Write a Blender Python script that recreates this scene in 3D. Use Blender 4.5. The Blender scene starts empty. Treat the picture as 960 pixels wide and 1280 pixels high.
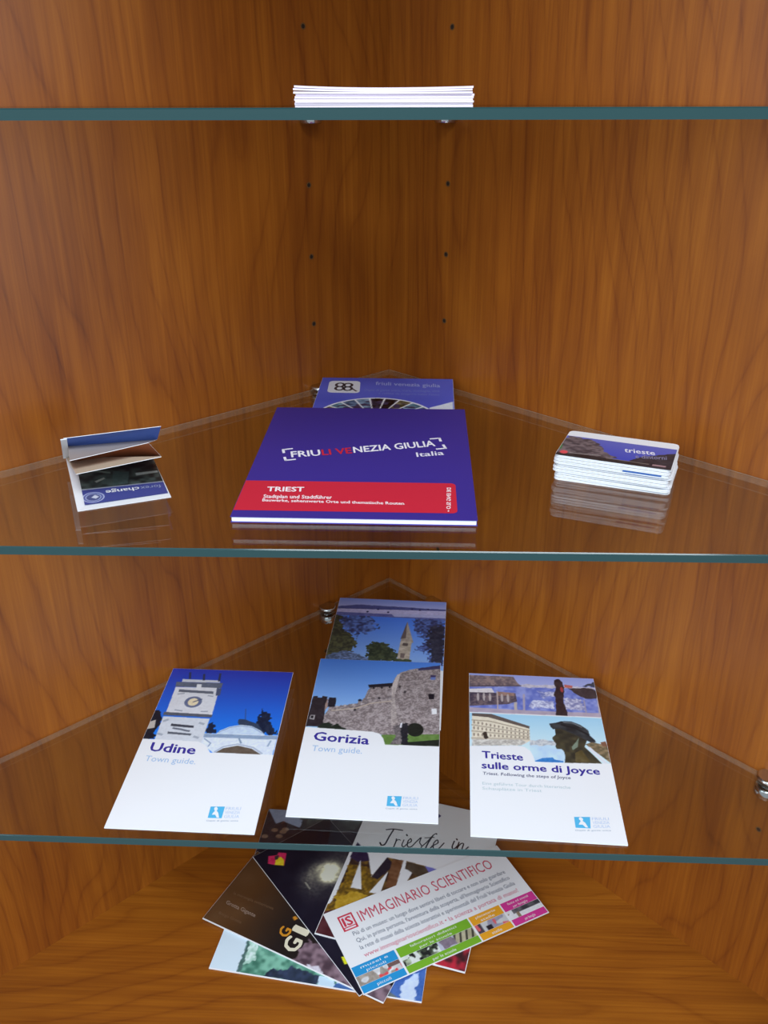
import bpy, bmesh, math, random
import numpy as np
from mathutils import Matrix, Vector

S = bpy.context.scene
COL = S.collection
R2 = math.sqrt(.5)

# ------------------------------------------------------------------ camera
cam_d = bpy.data.cameras.new('camera')
cam = bpy.data.objects.new('camera', cam_d)
COL.objects.link(cam)
cam_d.sensor_fit = 'VERTICAL'
cam_d.sensor_height = 36.0
cam_d.lens = 36.0 * 1090.25 / 1280.0
cam_d.clip_start = .01
_r = Vector((0.999383, 0.035065, -0.002115)); _u = Vector((-0.01302, 0.425667, 0.904786)); _f = Vector((-0.032626, 0.9042, -0.425861))
cam.matrix_world = Matrix(((_r.x, _u.x, -_f.x, 0.02707), (_r.y, _u.y, -_f.y, -0.93), (_r.z, _u.z, -_f.z, 0.26449), (0, 0, 0, 1)))
S.camera = cam

# ------------------------------------------------------------------ world, lights, exposure
world = bpy.data.worlds.new('room_light'); S.world = world
world.use_nodes = True
bg = world.node_tree.nodes['Background']
bg.inputs['Color'].default_value = (.80, .91, 1.0, 1)
bg.inputs['Strength'].default_value = 0.55
def area(name, loc, target, sx, sy, power, color):
    d = bpy.data.lights.new(name, 'AREA'); d.shape = 'RECTANGLE'; d.size = sx; d.size_y = sy
    d.energy = power; d.color = color
    o = bpy.data.objects.new(name, d); COL.objects.link(o)
    o.location = loc
    o.rotation_euler = (Vector(target) - Vector(loc)).to_track_quat('-Z', 'Y').to_euler()
    return o
area('ceiling_lamp', (.30, -1.65, 1.75), (0, -.2, -.15), 1.4, .9, 41, (.88, .94, 1))
area('left_fill', (-2.0, -2.0, .85), (.1, -.3, -.2), 1.2, 1.4, 26, (.80, .90, 1))  # unseen fill light, added to brighten the right wall and right-hand guide
area('right_fill', (2.3, -1.35, .35), (-.2, -.3, 0), 1.0, 1.4, 20, (.82, .91, 1))  # unseen fill light, added for the sheen on the left wall
area('front_fill', (-.6, -3.0, 1.0), (0, -.2, 0), 1.6, 1.2, 21, (.86, .93, 1))  # fill light added behind the camera to lift both walls evenly
vs = S.view_settings
vs.view_transform = 'Standard'; vs.look = 'None'; vs.gamma = 1; vs.exposure = 0.0
vs.use_curve_mapping = False

# ------------------------------------------------------------------ helpers
def lin(c):
    return tuple((v / 12.92 if v <= .04045 else ((v + .055) / 1.055) ** 2.4) for v in [x / 255 for x in c])
def link(o, parent=None):
    COL.objects.link(o)
    if parent is not None: o.parent = parent
    return o
def tag(o, label, cat, group=None):
    o['label'] = label; o['category'] = cat
    if group: o['group'] = group
    return o
def empty(name, loc, rz=0):
    o = bpy.data.objects.new(name, None); o.empty_display_size = .02
    o.location = loc; o.rotation_euler = (0, 0, rz)
    return link(o)
def mesh(name, verts, faces, mats, parent=None, mi=None, smooth=False):
    me = bpy.data.meshes.new(name); me.from_pydata([tuple(v) for v in verts], [], faces); me.update()
    for m in (mats if isinstance(mats, (list, tuple)) else [mats]): me.materials.append(m)
    if mi is not None: me.polygons.foreach_set('material_index', mi)
    if smooth: me.polygons.foreach_set('use_smooth', [True] * len(me.polygons))
    return link(bpy.data.objects.new(name, me), parent)
def prism(pts, z0, z1):
    n = len(pts)
    v = [(x, y, z0) for x, y in pts] + [(x, y, z1) for x, y in pts]
    f = [tuple(range(n - 1, -1, -1)), tuple(range(n, 2 * n))] + [(i, (i + 1) % n, (i + 1) % n + n, i + n) for i in range(n)]
    return v, f
def round_rect(w, h, r, n=6):
    o = []
    for cx, cy, a0 in ((w/2-r, h/2-r, 0), (-w/2+r, h/2-r, 90), (-w/2+r, -h/2+r, 180), (w/2-r, -h/2+r, 270)):
        for k in range(n + 1):
            a = math.radians(a0 + 90 * k / n); o.append((cx + r * math.cos(a), cy + r * math.sin(a)))
    return o

# ------------------------------------------------------------------ materials
def mat(name, color, rough=.5, metal=0, spec=.5, alpha=1):
    m = bpy.data.materials.new(name); m.use_nodes = True
    b = m.node_tree.nodes['Principled BSDF']
    b.inputs['Base Color'].default_value = (*color, 1); b.inputs['Roughness'].default_value = rough
    b.inputs['Metallic'].default_value = metal; b.inputs['Specular IOR Level'].default_value = spec
    b.inputs['Alpha'].default_value = alpha
    return m
def wood(name, offset, along='z', tone=1.0, tint=(1.0, .74, .70)):
    """cherry laminate: warped growth rings, fine fibre and slow blotches along the board's length"""
    m = bpy.data.materials.new(name); m.use_nodes = True
    nt = m.node_tree; N = nt.nodes; Lk = nt.links; b = N['Principled BSDF']
    def nd(t, **k):
        n = N.new(t)
        for a, v in k.items(): setattr(n, a, v)
        return n
    tc = nd('ShaderNodeTexCoord')
    def mapping(scale, off):
        mp = nd('ShaderNodeMapping'); mp.inputs['Scale'].default_value = scale; mp.inputs['Location'].default_value = off
        Lk.new(tc.outputs['Object'], mp.inputs['Vector']); return mp.outputs['Vector']
    def axes(a, l):               # across, along
        return (a, 1, l) if along == 'z' else (l, a, 1)
    def noise(across, length, detail=3, rough=.5, dist=0, off=(0, 0, 0)):
        n = nd('ShaderNodeTexNoise'); n.inputs['Scale'].default_value = 1; n.inputs['Detail'].default_value = detail
        n.inputs['Roughness'].default_value = rough; n.inputs['Distortion'].default_value = dist
        Lk.new(mapping(axes(across, length), tuple(o + p for o, p in zip(offset, off))), n.inputs['Vector']); return n.outputs['Fac']
    def math_(op, a, c, cl=False):
        n = nd('ShaderNodeMath', operation=op); n.use_clamp = cl
        for i, v in enumerate((a, c)):
            if isinstance(v, (int, float)): n.inputs[i].default_value = v
            else: Lk.new(v, n.inputs[i])
        return n.outputs[0]
    sep = nd('ShaderNodeSeparateXYZ'); Lk.new(tc.outputs['Object'], sep.inputs[0])
    across = sep.outputs['X'] if along == 'z' else sep.outputs['Y']
    warp = math_('MULTIPLY', noise(5.0, 1.5, 2, .45, .3), .26)
    wob = math_('MULTIPLY', noise(24, 7, 3, .5), .022)
    coord = math_('ADD', math_('ADD', across, warp), wob)
    ring = math_('FRACT', math_('MULTIPLY', coord, 52), 0)
    rr = nd('ShaderNodeValToRGB')
    e = rr.color_ramp.elements
    e[0].position = 0; e[0].color = (0, 0, 0, 1)
    e[1].position = 1; e[1].color = (.05, .05, .05, 1)
    for p_, v_ in ((.07, .50), (.20, .66), (.55, .80), (.85, .66), (.95, .40)):
        q = e.new(p_); q.color = (v_, v_, v_, 1)
    Lk.new(ring, rr.inputs[0])
    fibre = noise(420, 9, 3, .6, 0, (3, 7, 1))
    streak = noise(75, 1.6, 3, .55, .2, (9, 2, 4))
    blotch = noise(9, 3.4, 3, .55, .6, (1, 5, 8))
    t = math_('ADD', math_('MULTIPLY', rr.outputs['Color'], .16), math_('MULTIPLY', fibre, .34))
    t = math_('ADD', t, math_('MULTIPLY', streak, .40))
    t = math_('ADD', t, math_('MULTIPLY', blotch, .52))
    t = math_('SUBTRACT', t, .15, True)
    cr = nd('ShaderNodeValToRGB'); Lk.new(t, cr.inputs[0])
    e = cr.color_ramp.elements
    e[0].position = .22; e[0].color = (*[v * tone for v in lin((84, 38, 10))], 1)
    e[1].position = .86; e[1].color = (*[v * tone for v in lin((176, 108, 30))], 1)
    q = e.new(.45); q.color = (*[v * tone for v in lin((126, 67, 15))], 1)
    q = e.new(.62); q.color = (*[v * tone for v in lin((148, 85, 20))], 1)
    red = nd('ShaderNodeMix', data_type='RGBA'); red.blend_type = 'MULTIPLY'      # slow drift between golden and reddish cherry
    Lk.new(math_('MULTIPLY', noise(6, 2.0, 2, .5, .3, (7, 3, 2)), .55), red.inputs['Factor'])
    Lk.new(cr.outputs[0], red.inputs['A']); red.inputs['B'].default_value = (*tint, 1)
    Lk.new(red.outputs['Result'], b.inputs['Base Color'])
    b.inputs['Roughness'].default_value = .38
    b.inputs['Specular IOR Level'].default_value = .4
    bp = nd('ShaderNodeBump'); bp.inputs['Strength'].default_value = .04; bp.inputs['Distance'].default_value = .001
    Lk.new(fibre, bp.inputs['Height']); Lk.new(bp.outputs[0], b.inputs['Normal'])
    return m
def glass_mat(name, tint):
    m = bpy.data.materials.new(name); m.use_nodes = True
    nt = m.node_tree; N = nt.nodes; N.clear()
    out = N.new('ShaderNodeOutputMaterial'); mx = N.new('ShaderNodeMixShader')
    tr = N.new('ShaderNodeBsdfTransparent'); tr.inputs[0].default_value = (*tint, 1)
    gl = N.new('ShaderNodeBsdfGlossy'); gl.inputs['Roughness'].default_value = .015
    fr = N.new('ShaderNodeFresnel'); ge = N.new('ShaderNodeNewGeometry'); mi = N.new('ShaderNodeMix')
    mi.inputs['A'].default_value = 1.5; mi.inputs['B'].default_value = 1 / 1.5      # same reflectance on both faces of the slab
    nt.links.new(ge.outputs['Backfacing'], mi.inputs['Factor']); nt.links.new(mi.outputs['Result'], fr.inputs['IOR'])
    nt.links.new(fr.outputs[0], mx.inputs[0]); nt.links.new(tr.outputs[0], mx.inputs[1]); nt.links.new(gl.outputs[0], mx.inputs[2])
    nt.links.new(mx.outputs[0], out.inputs[0])
    return m
def print_mat():
    m = bpy.data.materials.new('printed_colour'); m.use_nodes = True
    b = m.node_tree.nodes['Principled BSDF']; a = m.node_tree.nodes.new('ShaderNodeAttribute'); a.attribute_name = 'ink'
    m.node_tree.links.new(a.outputs['Color'], b.inputs['Base Color'])
    b.inputs['Roughness'].default_value = .42; b.inputs['Specular IOR Level'].default_value = .35
    return m
PAPER = (238, 241, 246)
M = dict(
    wood_left=wood('cherry_wood_left', (0.3, 0, .2)), wood_right=wood('cherry_wood_right', (4.7, 1, 2.9)),
    wood_floor=wood('cherry_wood_floor', (2.2, 6, 1.1), 'x', 1.0, (1.0, .98, .80)),
    glass=glass_mat('clear_glass', (.935, .955, .948)),
    edge=mat('green_glass_edge', lin((34, 66, 68)), .12, 0, .6), rim=mat('ground_glass_rim', lin((196, 190, 172)), .3, 0, .5, .16), arris=mat('ground_glass_arris', lin((222, 212, 196)), .3, 0, .5, .75),
    chrome=mat('chrome', lin((205, 205, 205)), .16, 1), dark=mat('hole_shade_colour', lin((34, 22, 12)), .6), sleeve=mat('brass_sleeve', lin((112, 82, 48)), .35, .3),
    paper=mat('coated_paper', lin(PAPER), .42, 0, .3), print=print_mat())
_ink = {}
def ink(c):
    if c not in _ink: _ink[c] = mat('ink_%d_%d_%d' % c, lin(c), .42, 0, .35)
    return _ink[c]

# ------------------------------------------------------------------ the cabinet
ZA, ZB, ZC, ZD = 0.26170, 0.0, -0.26019, -0.50535        # tops of the three glass shelves, cabinet bottom
YF = -0.4277                                             # front edge of the shelves
HZ, HS = 0.19456, 0.064454                               # pin hole rows
TL_, TR_, TFAR = .1031, .0798, .478
cab = empty('corner_cabinet', (0, 0, ZD)); tag(cab, 'cherry wood corner display cabinet that holds the glass shelves', 'cabinet')
def panel(name, m, rz, x0, x1, y0, y1, z0, z1):
    v, f = prism([(x0, y0), (x1, y0), (x1, y1), (x0, y1)], z0 - ZD, z1 - ZD)
    o = mesh(name, v, f, m, cab); o.rotation_euler = (0, 0, rz); return o
wl = panel('side_panel', M['wood_left'], math.radians(225), 0, .705, -.018, 0, ZD - .02, .60)
wr = panel('side_panel', M['wood_right'], math.radians(-45), -.018, .705, 0, .018, ZD - .02, .60)
v, f = prism([(0, 0), (-.50, -.50), (.50, -.50)], -.02, 0)
mesh('bottom_panel', v, f, M['wood_floor'], cab)
v, f = prism([(0, 0), (-.50, -.50), (.50, -.50)], .60 - ZD, .62 - ZD)
mesh('top_panel', v, f, M['wood_floor'], cab)
for sx in (-1, 1):                                      # face frame posts left and right of the opening
    v, f = prism([(sx * .37, -.50), (sx * .47, -.50), (sx * .47, -.476), (sx * .37, -.476)][::sx], 0, .60 - ZD)
    mesh('stile', v, f, M['wood_left'], cab)
def hole_mesh():
    n = 14; v = []; f = []; mi = []
    rings = [(.0027, 0), (.0027, .0003), (.0018, .0003), (.0018, .0001)]
    for r, d in rings:
        for k in range(n):
            a = 2 * math.pi * k / n; v.append((r * math.cos(a), -d, r * math.sin(a)))
    for j in range(3):
        for k in range(n):
            f.append((j*n+k, j*n+(k+1) % n, (j+1)*n+(k+1) % n, (j+1)*n+k)); mi.append(0)
    f.append(tuple(3*n+k for k in range(n))); mi.append(1)  # flat disc, the shade inside the hole is put into its dark colour
    me = bpy.data.meshes.new('pin_hole'); me.from_pydata(v, [], f); me.materials.append(M['sleeve']); me.materials.append(M['dark'])
    me.polygons.foreach_set('material_index', mi); me.update(); return me
HM = hole_mesh()
for par, t, rows, sgn in ((wl, TL_, [-3, -2, 0, 1, 2, 4, 5, 6, 8, 9, 10], 1), (wr, TR_, [-3, -2, 0, 1, 2, 4, 5, 6, 8, 9, 10], 0), (wr, TFAR, [5, 6, 8], 0)):
    for i in rows:
        o = link(bpy.data.objects.new('pin_hole', HM), par)
        o.location = (t, 0, HZ - HS * i - ZD)
        if sgn: o.rotation_euler = (0, 0, math.pi)

# ------------------------------------------------------------------ glass shelves and their chrome supports
def shelf(z, tilt, label):
    g = .0016
    th = .006
    yl, yr = YF - .42 * tilt, YF + .42 * tilt
    root = empty('glass_shelf', (0, -.25, z - th)); tag(root, label, 'glass shelf', 'glass shelves of the corner cabinet')
    c = .0007; oy = .25
    outer = [(0, -g * 1.414), (yl + g * 1.414, yl), (-yr - g * 1.414, yr)]
    inner = [(0, -g * 1.414 - c * 1.414), (yl + g * 1.414 + c * 2.4, yl + c), (-yr - g * 1.414 - c * 2.4, yr + c)]
    v = [(x, y + oy, 0) for x, y in outer] + [(x, y + oy, th - c) for x, y in outer] + [(x, y + oy, th) for x, y in inner]
    f = [(2, 1, 0), (6, 7, 8)]; mi = [0, 0]
    mesh('glass_pane', v, f, [M['glass']], root)
    # polished front edge and the two ground rear rims, closing the slab
    e = [(1, 2, 5, 4), (4, 5, 8, 7)]
    mesh('front_edge', [v[i] for i in (1, 2, 5, 4, 8, 7)], [(0, 1, 2, 3), (3, 2, 4, 5)], M['edge'], root)
    for a, b in ((0, 1), (2, 0)):
        mesh('rear_edge', [v[i] for i in (a, b, b + 3, a + 3, b + 6, a + 6)], [(0, 1, 2, 3), (3, 2, 4, 5)], [M['rim'], M['arris']], root, [0, 1])
    return root
shelf(ZA, .0002, 'topmost glass shelf, at eye level, carrying the white leaflet stack')
shelf(ZB, .0067, 'middle glass shelf, carrying the purple booklet and the card stack')
shelf(ZC, -.0092, 'lowest glass shelf, carrying the three white town guides')
def jaw_mesh(r, h):
    n = 28; v = []; f = []; c = .0012
    for rr, z in ((r - c, 0), (r, c), (r, h - c), (r - c, h)):
        for k in range(n):
            a = 2 * math.pi * k / n; v.append((rr * math.cos(a), rr * math.sin(a), z))
    for j in range(3):
        for k in range(n): f.append((j*n+k, j*n+(k+1) % n, (j+1)*n+(k+1) % n, (j+1)*n+k))
    f.append(tuple(range(n - 1, -1, -1))); f.append(tuple(3*n+k for k in range(n)))
    me = bpy.data.meshes.new('jaw'); me.from_pydata(v, [], f); me.materials.append(M['chrome']); me.update()
    me.polygons.foreach_set('use_smooth', [len(p.vertices) == 4 for p in me.polygons])
    return me
JU, JL = jaw_mesh(.0098, .0042), jaw_mesh(.0098, .0092)
for z, t, side, label in ((ZA, TL_, -1, 'chrome shelf support under the top glass shelf, left of the corner'), (ZA, TR_, 1, 'chrome shelf support under the top glass shelf, right of the corner'),
                          (ZB, TL_, -1, 'chrome shelf support beside the blue brochure at the rear of the middle shelf'),
                          (ZC, TL_, -1, 'round chrome shelf support beside the church spire brochure on the lowest shelf'), (ZC, TR_, 1, 'chrome shelf support behind the top right corner of the church spire brochure'),
                          (ZC, TFAR, 1, 'chrome shelf support at the far right picture edge on the lowest shelf')):
    x = side * t * R2; y = -t * R2; o = .0062
    root = empty('shelf_support', (x - side * o * R2, y - o * R2, z - .0154)); tag(root, label, 'shelf support', 'chrome shelf supports')
    a = link(bpy.data.objects.new('lower_jaw', JL), root); a.location = (0, 0, .0002)
    b = link(bpy.data.objects.new('upper_jaw', JU), root); b.location = (0, 0, .0155)
    d = math.atan2(-1, -side) + math.pi
    vv, ff = prism([(.002 * math.cos(k * math.pi / 4), .002 * math.sin(k * math.pi / 4)) for k in range(8)], 0, .006)
    pin = mesh('pin', [(z_, x_, y_ + .0050) for x_, y_, z_ in [(q[0], q[1], q[2] + .007) for q in vv]], ff, M['chrome'], root)
    pin.rotation_euler = (0, 0, math.atan2(R2, side * R2))

# ------------------------------------------------------------------ printed matter
# printed sheets: centre x, y, resting plane z, turn in degrees, width, height, rear and front height of the top face, thickness
FR = {
    'udine': [-0.15256, -0.31581, -0.26019, -1.40492, 0.12118, 0.20289, 0.0105, 0.001, 0.0009],
    'gorizia': [-0.00732, -0.293, -0.26019, -1.83845, 0.12353, 0.21571, 0.005, 0.0012, 0.001],
    'spire': [0.00035, -0.17597, -0.26019, -3.03425, 0.12222, 0.2165, 0.0072, 0.0012, 0.001],
    'joyce': [0.1416, -0.31573, -0.26019, -2.62029, 0.12189, 0.20469, 0.01, 0.0018, 0.0014],
    'friuli': [-0.01293, -0.28147, 0.0, -0.3425, 0.17073, 0.21724, 0.0119, 0.005, 0.0045],
    'fvg': [-0.00119, -0.15878, 0.0, -0.89116, 0.13174, 0.17, 0.0108, 0.0036, 0.0028],
    'card': [0.18579, -0.29131, 0.0, -20.67873, 0.08664, 0.06026, 0.0205, 0.0205, 0.0021],
    'imm': [0.05718, -0.28582, -0.50535, 27.7964, 0.21224, 0.10021, 0.0062, 0.0062, 0.001],
    'mtb': [0.03534, -0.23022, -0.50535, -14.64009, 0.15583, 0.21266, 0.005, 0.005, 0.001],
    'blue': [-0.05559, -0.31807, -0.50535, -7.95382, 0.21041, 0.1, 0.0014, 0.0014, 0.0012],
    'brown': [-0.06904, -0.29584, -0.50535, -24.67939, 0.21019, 0.1, 0.0028, 0.0028, 0.001],
    'black': [-0.04282, -0.26655, -0.50535, -51.70277, 0.20887, 0.1, 0.004, 0.004, 0.001],
    'darkphoto': [-0.0395, -0.19651, -0.50535, -4.0, 0.21, 0.1, 0.0014, 0.0014, 0.001],
}
def frame(n):
    return FR[n]
def top_z(fr, y, rel=True):
    t = (y + fr[5] / 2) / fr[5]
    return fr[7] + (fr[6] - fr[7]) * t
def thing(key, name, label, cat, group=None):
    fr = FR[key]
    o = empty(name, (fr[0], fr[1], fr[2]), math.radians(fr[3]))
    return tag(o, label, cat, group)
def slab(key, root, name='paper_sheet', m=None, nx=6, ny=10, inset=0, up=0, th=None, bump=None):
    fr = FR[key]; w, h = fr[4] - 2 * inset, fr[5] - 2 * inset; th = th or fr[8]
    V = []; F = []
    for s in (0, 1):
        for j in range(ny + 1):
            for i in range(nx + 1):
                x = -w/2 + w * i / nx; y = -h/2 + h * j / ny
                z = top_z(fr, y) + up - (0 if s else th)
                if bump: z += bump(x, y)
                V.append((x, y, z))
    q = (nx + 1) * (ny + 1)
    for j in range(ny):
        for i in range(nx):
            a = j * (nx + 1) + i
            F.append((a + q, a + 1 + q, a + nx + 2 + q, a + nx + 1 + q)); F.append((a, a + nx + 1, a + nx + 2, a + 1))
    for i in range(nx):
        F.append((i, i + 1, i + 1 + q, i + q)); b = ny * (nx + 1) + i; F.append((b + 1, b, b + q, b + 1 + q))
    for j in range(ny):
        a = j * (nx + 1); F.append((a + nx + 1, a, a + q, a + nx + 1 + q)); b = a + nx; F.append((b, b + nx + 1, b + nx + 1 + q, b + q))
    return mesh(name, V, F, m or M['paper'], root)
def flat(key, root, name, pts, color, up=.00012):
    fr = FR[key]; pts = list(pts)
    area2 = sum(pts[i][0] * pts[(i+1) % len(pts)][1] - pts[(i+1) % len(pts)][0] * pts[i][1] for i in range(len(pts)))
    if area2 < 0: pts = pts[::-1]
    return mesh(name, [(x, y, top_z(fr, y) + up) for x, y in pts], [tuple(range(len(pts)))], ink(color), root)
def flats(key, root, name, polys, color, up=.00012):
    fr = FR[key]; V = []; F = []
    for pts in polys:
        pts = list(pts)
        a2 = sum(pts[i][0] * pts[(i+1) % len(pts)][1] - pts[(i+1) % len(pts)][0] * pts[i][1] for i in range(len(pts)))
        if a2 < 0: pts = pts[::-1]
        F.append(tuple(range(len(V), len(V) + len(pts)))); V += [(x, y, top_z(fr, y) + up) for x, y in pts]
    return mesh(name, V, F, ink(color), root)
def stroke(pts, wd, taper=0):
    out = []
    for i in range(len(pts) - 1):
        (x0, y0), (x1, y1) = pts[i], pts[i + 1]
        l = math.hypot(x1 - x0, y1 - y0) or 1e-9; nx, ny = -(y1 - y0) / l * wd / 2, (x1 - x0) / l * wd / 2
        ex, ey = (x1 - x0) / l * wd * .3, (y1 - y0) / l * wd * .3
        out.append([(x0 + nx - ex, y0 + ny - ey), (x1 + nx + ex, y1 + ny + ey), (x1 - nx + ex, y1 - ny + ey), (x0 - nx - ex, y0 - ny - ey)])
    return out
def smooth_line(pts, n=5):
    o = []
    P = [pts[0]] + list(pts) + [pts[-1]]
    for i in range(1, len(P) - 2):
        for k in range(n):
            t = k / n
            o.append(tuple(.5 * (2*P[i][a] + (P[i+1][a]-P[i-1][a])*t + (2*P[i-1][a]-5*P[i][a]+4*P[i+1][a]-P[i+2][a])*t*t + (3*P[i][a]-P[i-1][a]-3*P[i+1][a]+P[i+2][a])*t**3) for a in (0, 1)))
    return o + [pts[-1]]
def text(key, root, name, body, P, color, bold=0.0, up=.00016, res=2):
    """lettering fitted on three points of the sheet: start and end of the base line, top of the first letter"""
    cu = bpy.data.curves.new(name, 'FONT'); cu.body = body; cu.resolution_u = res; cu.size = 1
    tmp = bpy.data.objects.new('t', cu); COL.objects.link(tmp)
    bpy.context.view_layer.update()
    me = bpy.data.meshes.new_from_object(tmp.evaluated_get(bpy.context.evaluated_depsgraph_get()))
    bpy.data.objects.remove(tmp); bpy.data.curves.remove(cu)
    n = len(me.vertices); co = np.empty(n * 3, 'f'); me.vertices.foreach_get('co', co); co = co.reshape(-1, 3)
    x0, x1 = co[:, 0].min(), co[:, 0].max()
    cap = .729
    (ax, ay), (bx, by), (cx, cy) = P
    faces = [tuple(q.vertices) for q in me.polygons]
    if bold:                                             # heavier strokes: the outline repeated a hair to each side
        sh = ((0, 0), (bold, 0), (-bold, 0), (0, bold * .8), (0, -bold * .8))
        co = np.concatenate([co + np.array((a, b, 1e-6 * k), 'f') for k, (a, b) in enumerate(sh)])
        faces = [tuple(i + n * k for i in q) for k in range(len(sh)) for q in faces]
    u = (co[:, 0] - x0) / (x1 - x0); vv = co[:, 1] / cap
    X = ax + u * (bx - ax) + vv * (cx - ax); Y = ay + u * (by - ay) + vv * (cy - ay)
    fr = FR[key]
    Z = fr[7] + (fr[6] - fr[7]) * (Y + fr[5] / 2) / fr[5] + up + co[:, 2]
    bpy.data.meshes.remove(me)
    return mesh(name, np.stack([X, Y, Z], 1).tolist(), faces, ink(color), root)

# ---- printed photographs: a fine grid of coloured cells, drawn by shapes and noise
def lattice(seed):
    return np.random.RandomState(seed).rand(64, 64)
def vnoise(X, Y, cell, seed):
    g = lattice(seed); x = X / cell + 31.7; y = Y / cell + 17.3
    xi = np.floor(x).astype(int); yi = np.floor(y).astype(int); fx = x - xi; fy = y - yi
    fx = fx * fx * (3 - 2 * fx); fy = fy * fy * (3 - 2 * fy)
    a = g[xi % 64, yi % 64]; b = g[(xi + 1) % 64, yi % 64]; c = g[xi % 64, (yi + 1) % 64]; d = g[(xi + 1) % 64, (yi + 1) % 64]
    return (a * (1 - fx) + b * fx) * (1 - fy) + (c * (1 - fx) + d * fx) * fy
class Sketch:
    def __init__(s, X, Y): s.X, s.Y = X, Y; s.img = np.zeros(X.shape + (3,)); s.k = 0
    def noise(s, cell, seed=1): return vnoise(s.X, s.Y, cell, seed)
    def inside(s, pts, ragged=0, cell=.003, seed=5):
        X, Y = s.X, s.Y
        if ragged:
            X = X + (s.noise(cell, seed) - .5) * ragged; Y = Y + (s.noise(cell, seed + 1) - .5) * ragged
        m = np.zeros(X.shape, bool); n = len(pts)
        for i in range(n):
            (x0, y0), (x1, y1) = pts[i], pts[(i + 1) % n]
            if y0 == y1: continue
            c = ((y0 > Y) != (y1 > Y)) & (X < (x1 - x0) * (Y - y0) / (y1 - y0) + x0); m ^= c
        return m
    def put(s, m, col, var=0, cell=.0015, seed=3, col2=None):
        c = np.zeros(s.X.shape + (3,)) + np.array(col, float)
        if var:
            t = (s.noise(cell, seed) * .6 + s.noise(cell * 2.7, seed + 7) * .4)[..., None]
            if col2 is not None: t = np.clip((t - .5) * 2.2 + .5, 0, 1); c = c * (1 - t) + np.array(col2, float) * t
            else: c = c + (t - .5) * 2 * var
        s.img = np.where(m[..., None], c, s.img)
    def poly(s, pts, col, var=0, cell=.0015, seed=3, col2=None, ragged=0, rc=.003):
        s.put(s.inside(pts, ragged, rc, seed + 11), col, var, cell, seed, col2)
    def ell(s, c, rx, ry, col, var=0, cell=.0015, seed=3, col2=None):
        s.put(((s.X - c[0]) / rx) ** 2 + ((s.Y - c[1]) / ry) ** 2 < 1, col, var, cell, seed, col2)
    def line(s, pts, wd, col):
        for q in stroke(pts, wd): s.poly(q, col)
    def grad(s, y0, y1, c0, c1, m=None):
        t = np.clip((s.Y - y0) / (y1 - y0), 0, 1)[..., None]
        c = np.array(c0, float) * (1 - t) + np.array(c1, float) * t
        s.img = c if m is None else np.where(m[..., None], c, s.img)
def photo(key, root, name, x0, x1, y0, y1, draw, cell=.00062, up=.00008):
    nx = max(2, int(round((x1 - x0) / cell)) + 1); ny = max(2, int(round((y1 - y0) / cell)) + 1)
    xs = np.linspace(x0, x1, nx); ys = np.linspace(y0, y1, ny); X, Y = np.meshgrid(xs, ys); img = 0
    for ox, oy in ((-.25, -.25), (.25, -.25), (-.25, .25), (.25, .25)):
        s = Sketch(X + ox * cell, Y + oy * cell); draw(s); img = img + s.img
    img = np.clip(img / 4, 0, 255) / 255
    rgb = np.where(img <= .04045, img / 12.92, ((img + .055) / 1.055) ** 2.4)
    rgb = np.minimum(rgb * 1.2, np.array(lin(PAPER)))      # no ink is lighter than the paper
    fr = FR[key]; Z = fr[7] + (fr[6] - fr[7]) * (Y + fr[5] / 2) / fr[5] + up
    n = nx * ny; idx = np.arange(n).reshape(ny, nx)
    faces = np.stack([idx[:-1, :-1], idx[:-1, 1:], idx[1:, 1:], idx[1:, :-1]], -1).reshape(-1, 4)
    me = bpy.data.meshes.new(name); me.vertices.add(n); me.vertices.foreach_set('co', np.stack([X, Y, Z], -1).astype('f').ravel())
    nf = len(faces); me.loops.add(nf * 4); me.loops.foreach_set('vertex_index', faces.ravel().astype('i'))
    me.polygons.add(nf); me.polygons.foreach_set('loop_start', np.arange(0, nf * 4, 4, dtype='i'))
    me.update(calc_edges=True); me.validate()
    at = me.attributes.new('ink', 'FLOAT_COLOR', 'POINT')
    at.data.foreach_set('color', np.concatenate([rgb, np.ones((ny, nx, 1))], -1).astype('f').ravel())
    me.materials.append(M['print'])
    return link(bpy.data.objects.new(name, me), root)
def bb(pts):
    return min(q[0] for q in pts), max(q[0] for q in pts), min(q[1] for q in pts), max(q[1] for q in pts)
WHITE = PAPER; INDIGO = (58, 50, 152); PALE = (168, 198, 234); SKYLOGO = (84, 184, 232)

def region_logo(key, root, sq, tx, sub):
    """light blue square with a white figure, three short lines of pale lettering and a tagline"""
    lg = flat(key, root, 'logo', sq, SKYLOGO)
    (ax, ay), (bx, by), (cx, cy), (dx, dy) = sq
    def q(u, v): return (ax + (bx - ax) * u + (dx - ax) * v, ay + (by - ay) * u + (dy - ay) * v)
    flat(key, lg, 'logo_figure', [q(*p) for p in ((.30, .08), (.42, .02), (.55, .20), (.50, .38), (.64, .55), (.78, .98), (.62, .98), (.46, .72), (.22, .72), (.30, .52), (.38, .40), (.28, .22))], WHITE, .0002)
    for k, wd in enumerate(('FRIULI', 'VENEZIA', 'GIULIA')):
        y0 = .30 + .35 * k
        text(key, lg, 'logo_text', wd, [q(1.10, y0), q(2.15, y0), q(1.10, y0 - .27)], (186, 206, 236))
    text(key, root, 'tagline', sub, [q(-.05, 1.30), q(2.15, 1.30), q(-.05, 1.16)], (150, 168, 190))

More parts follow.
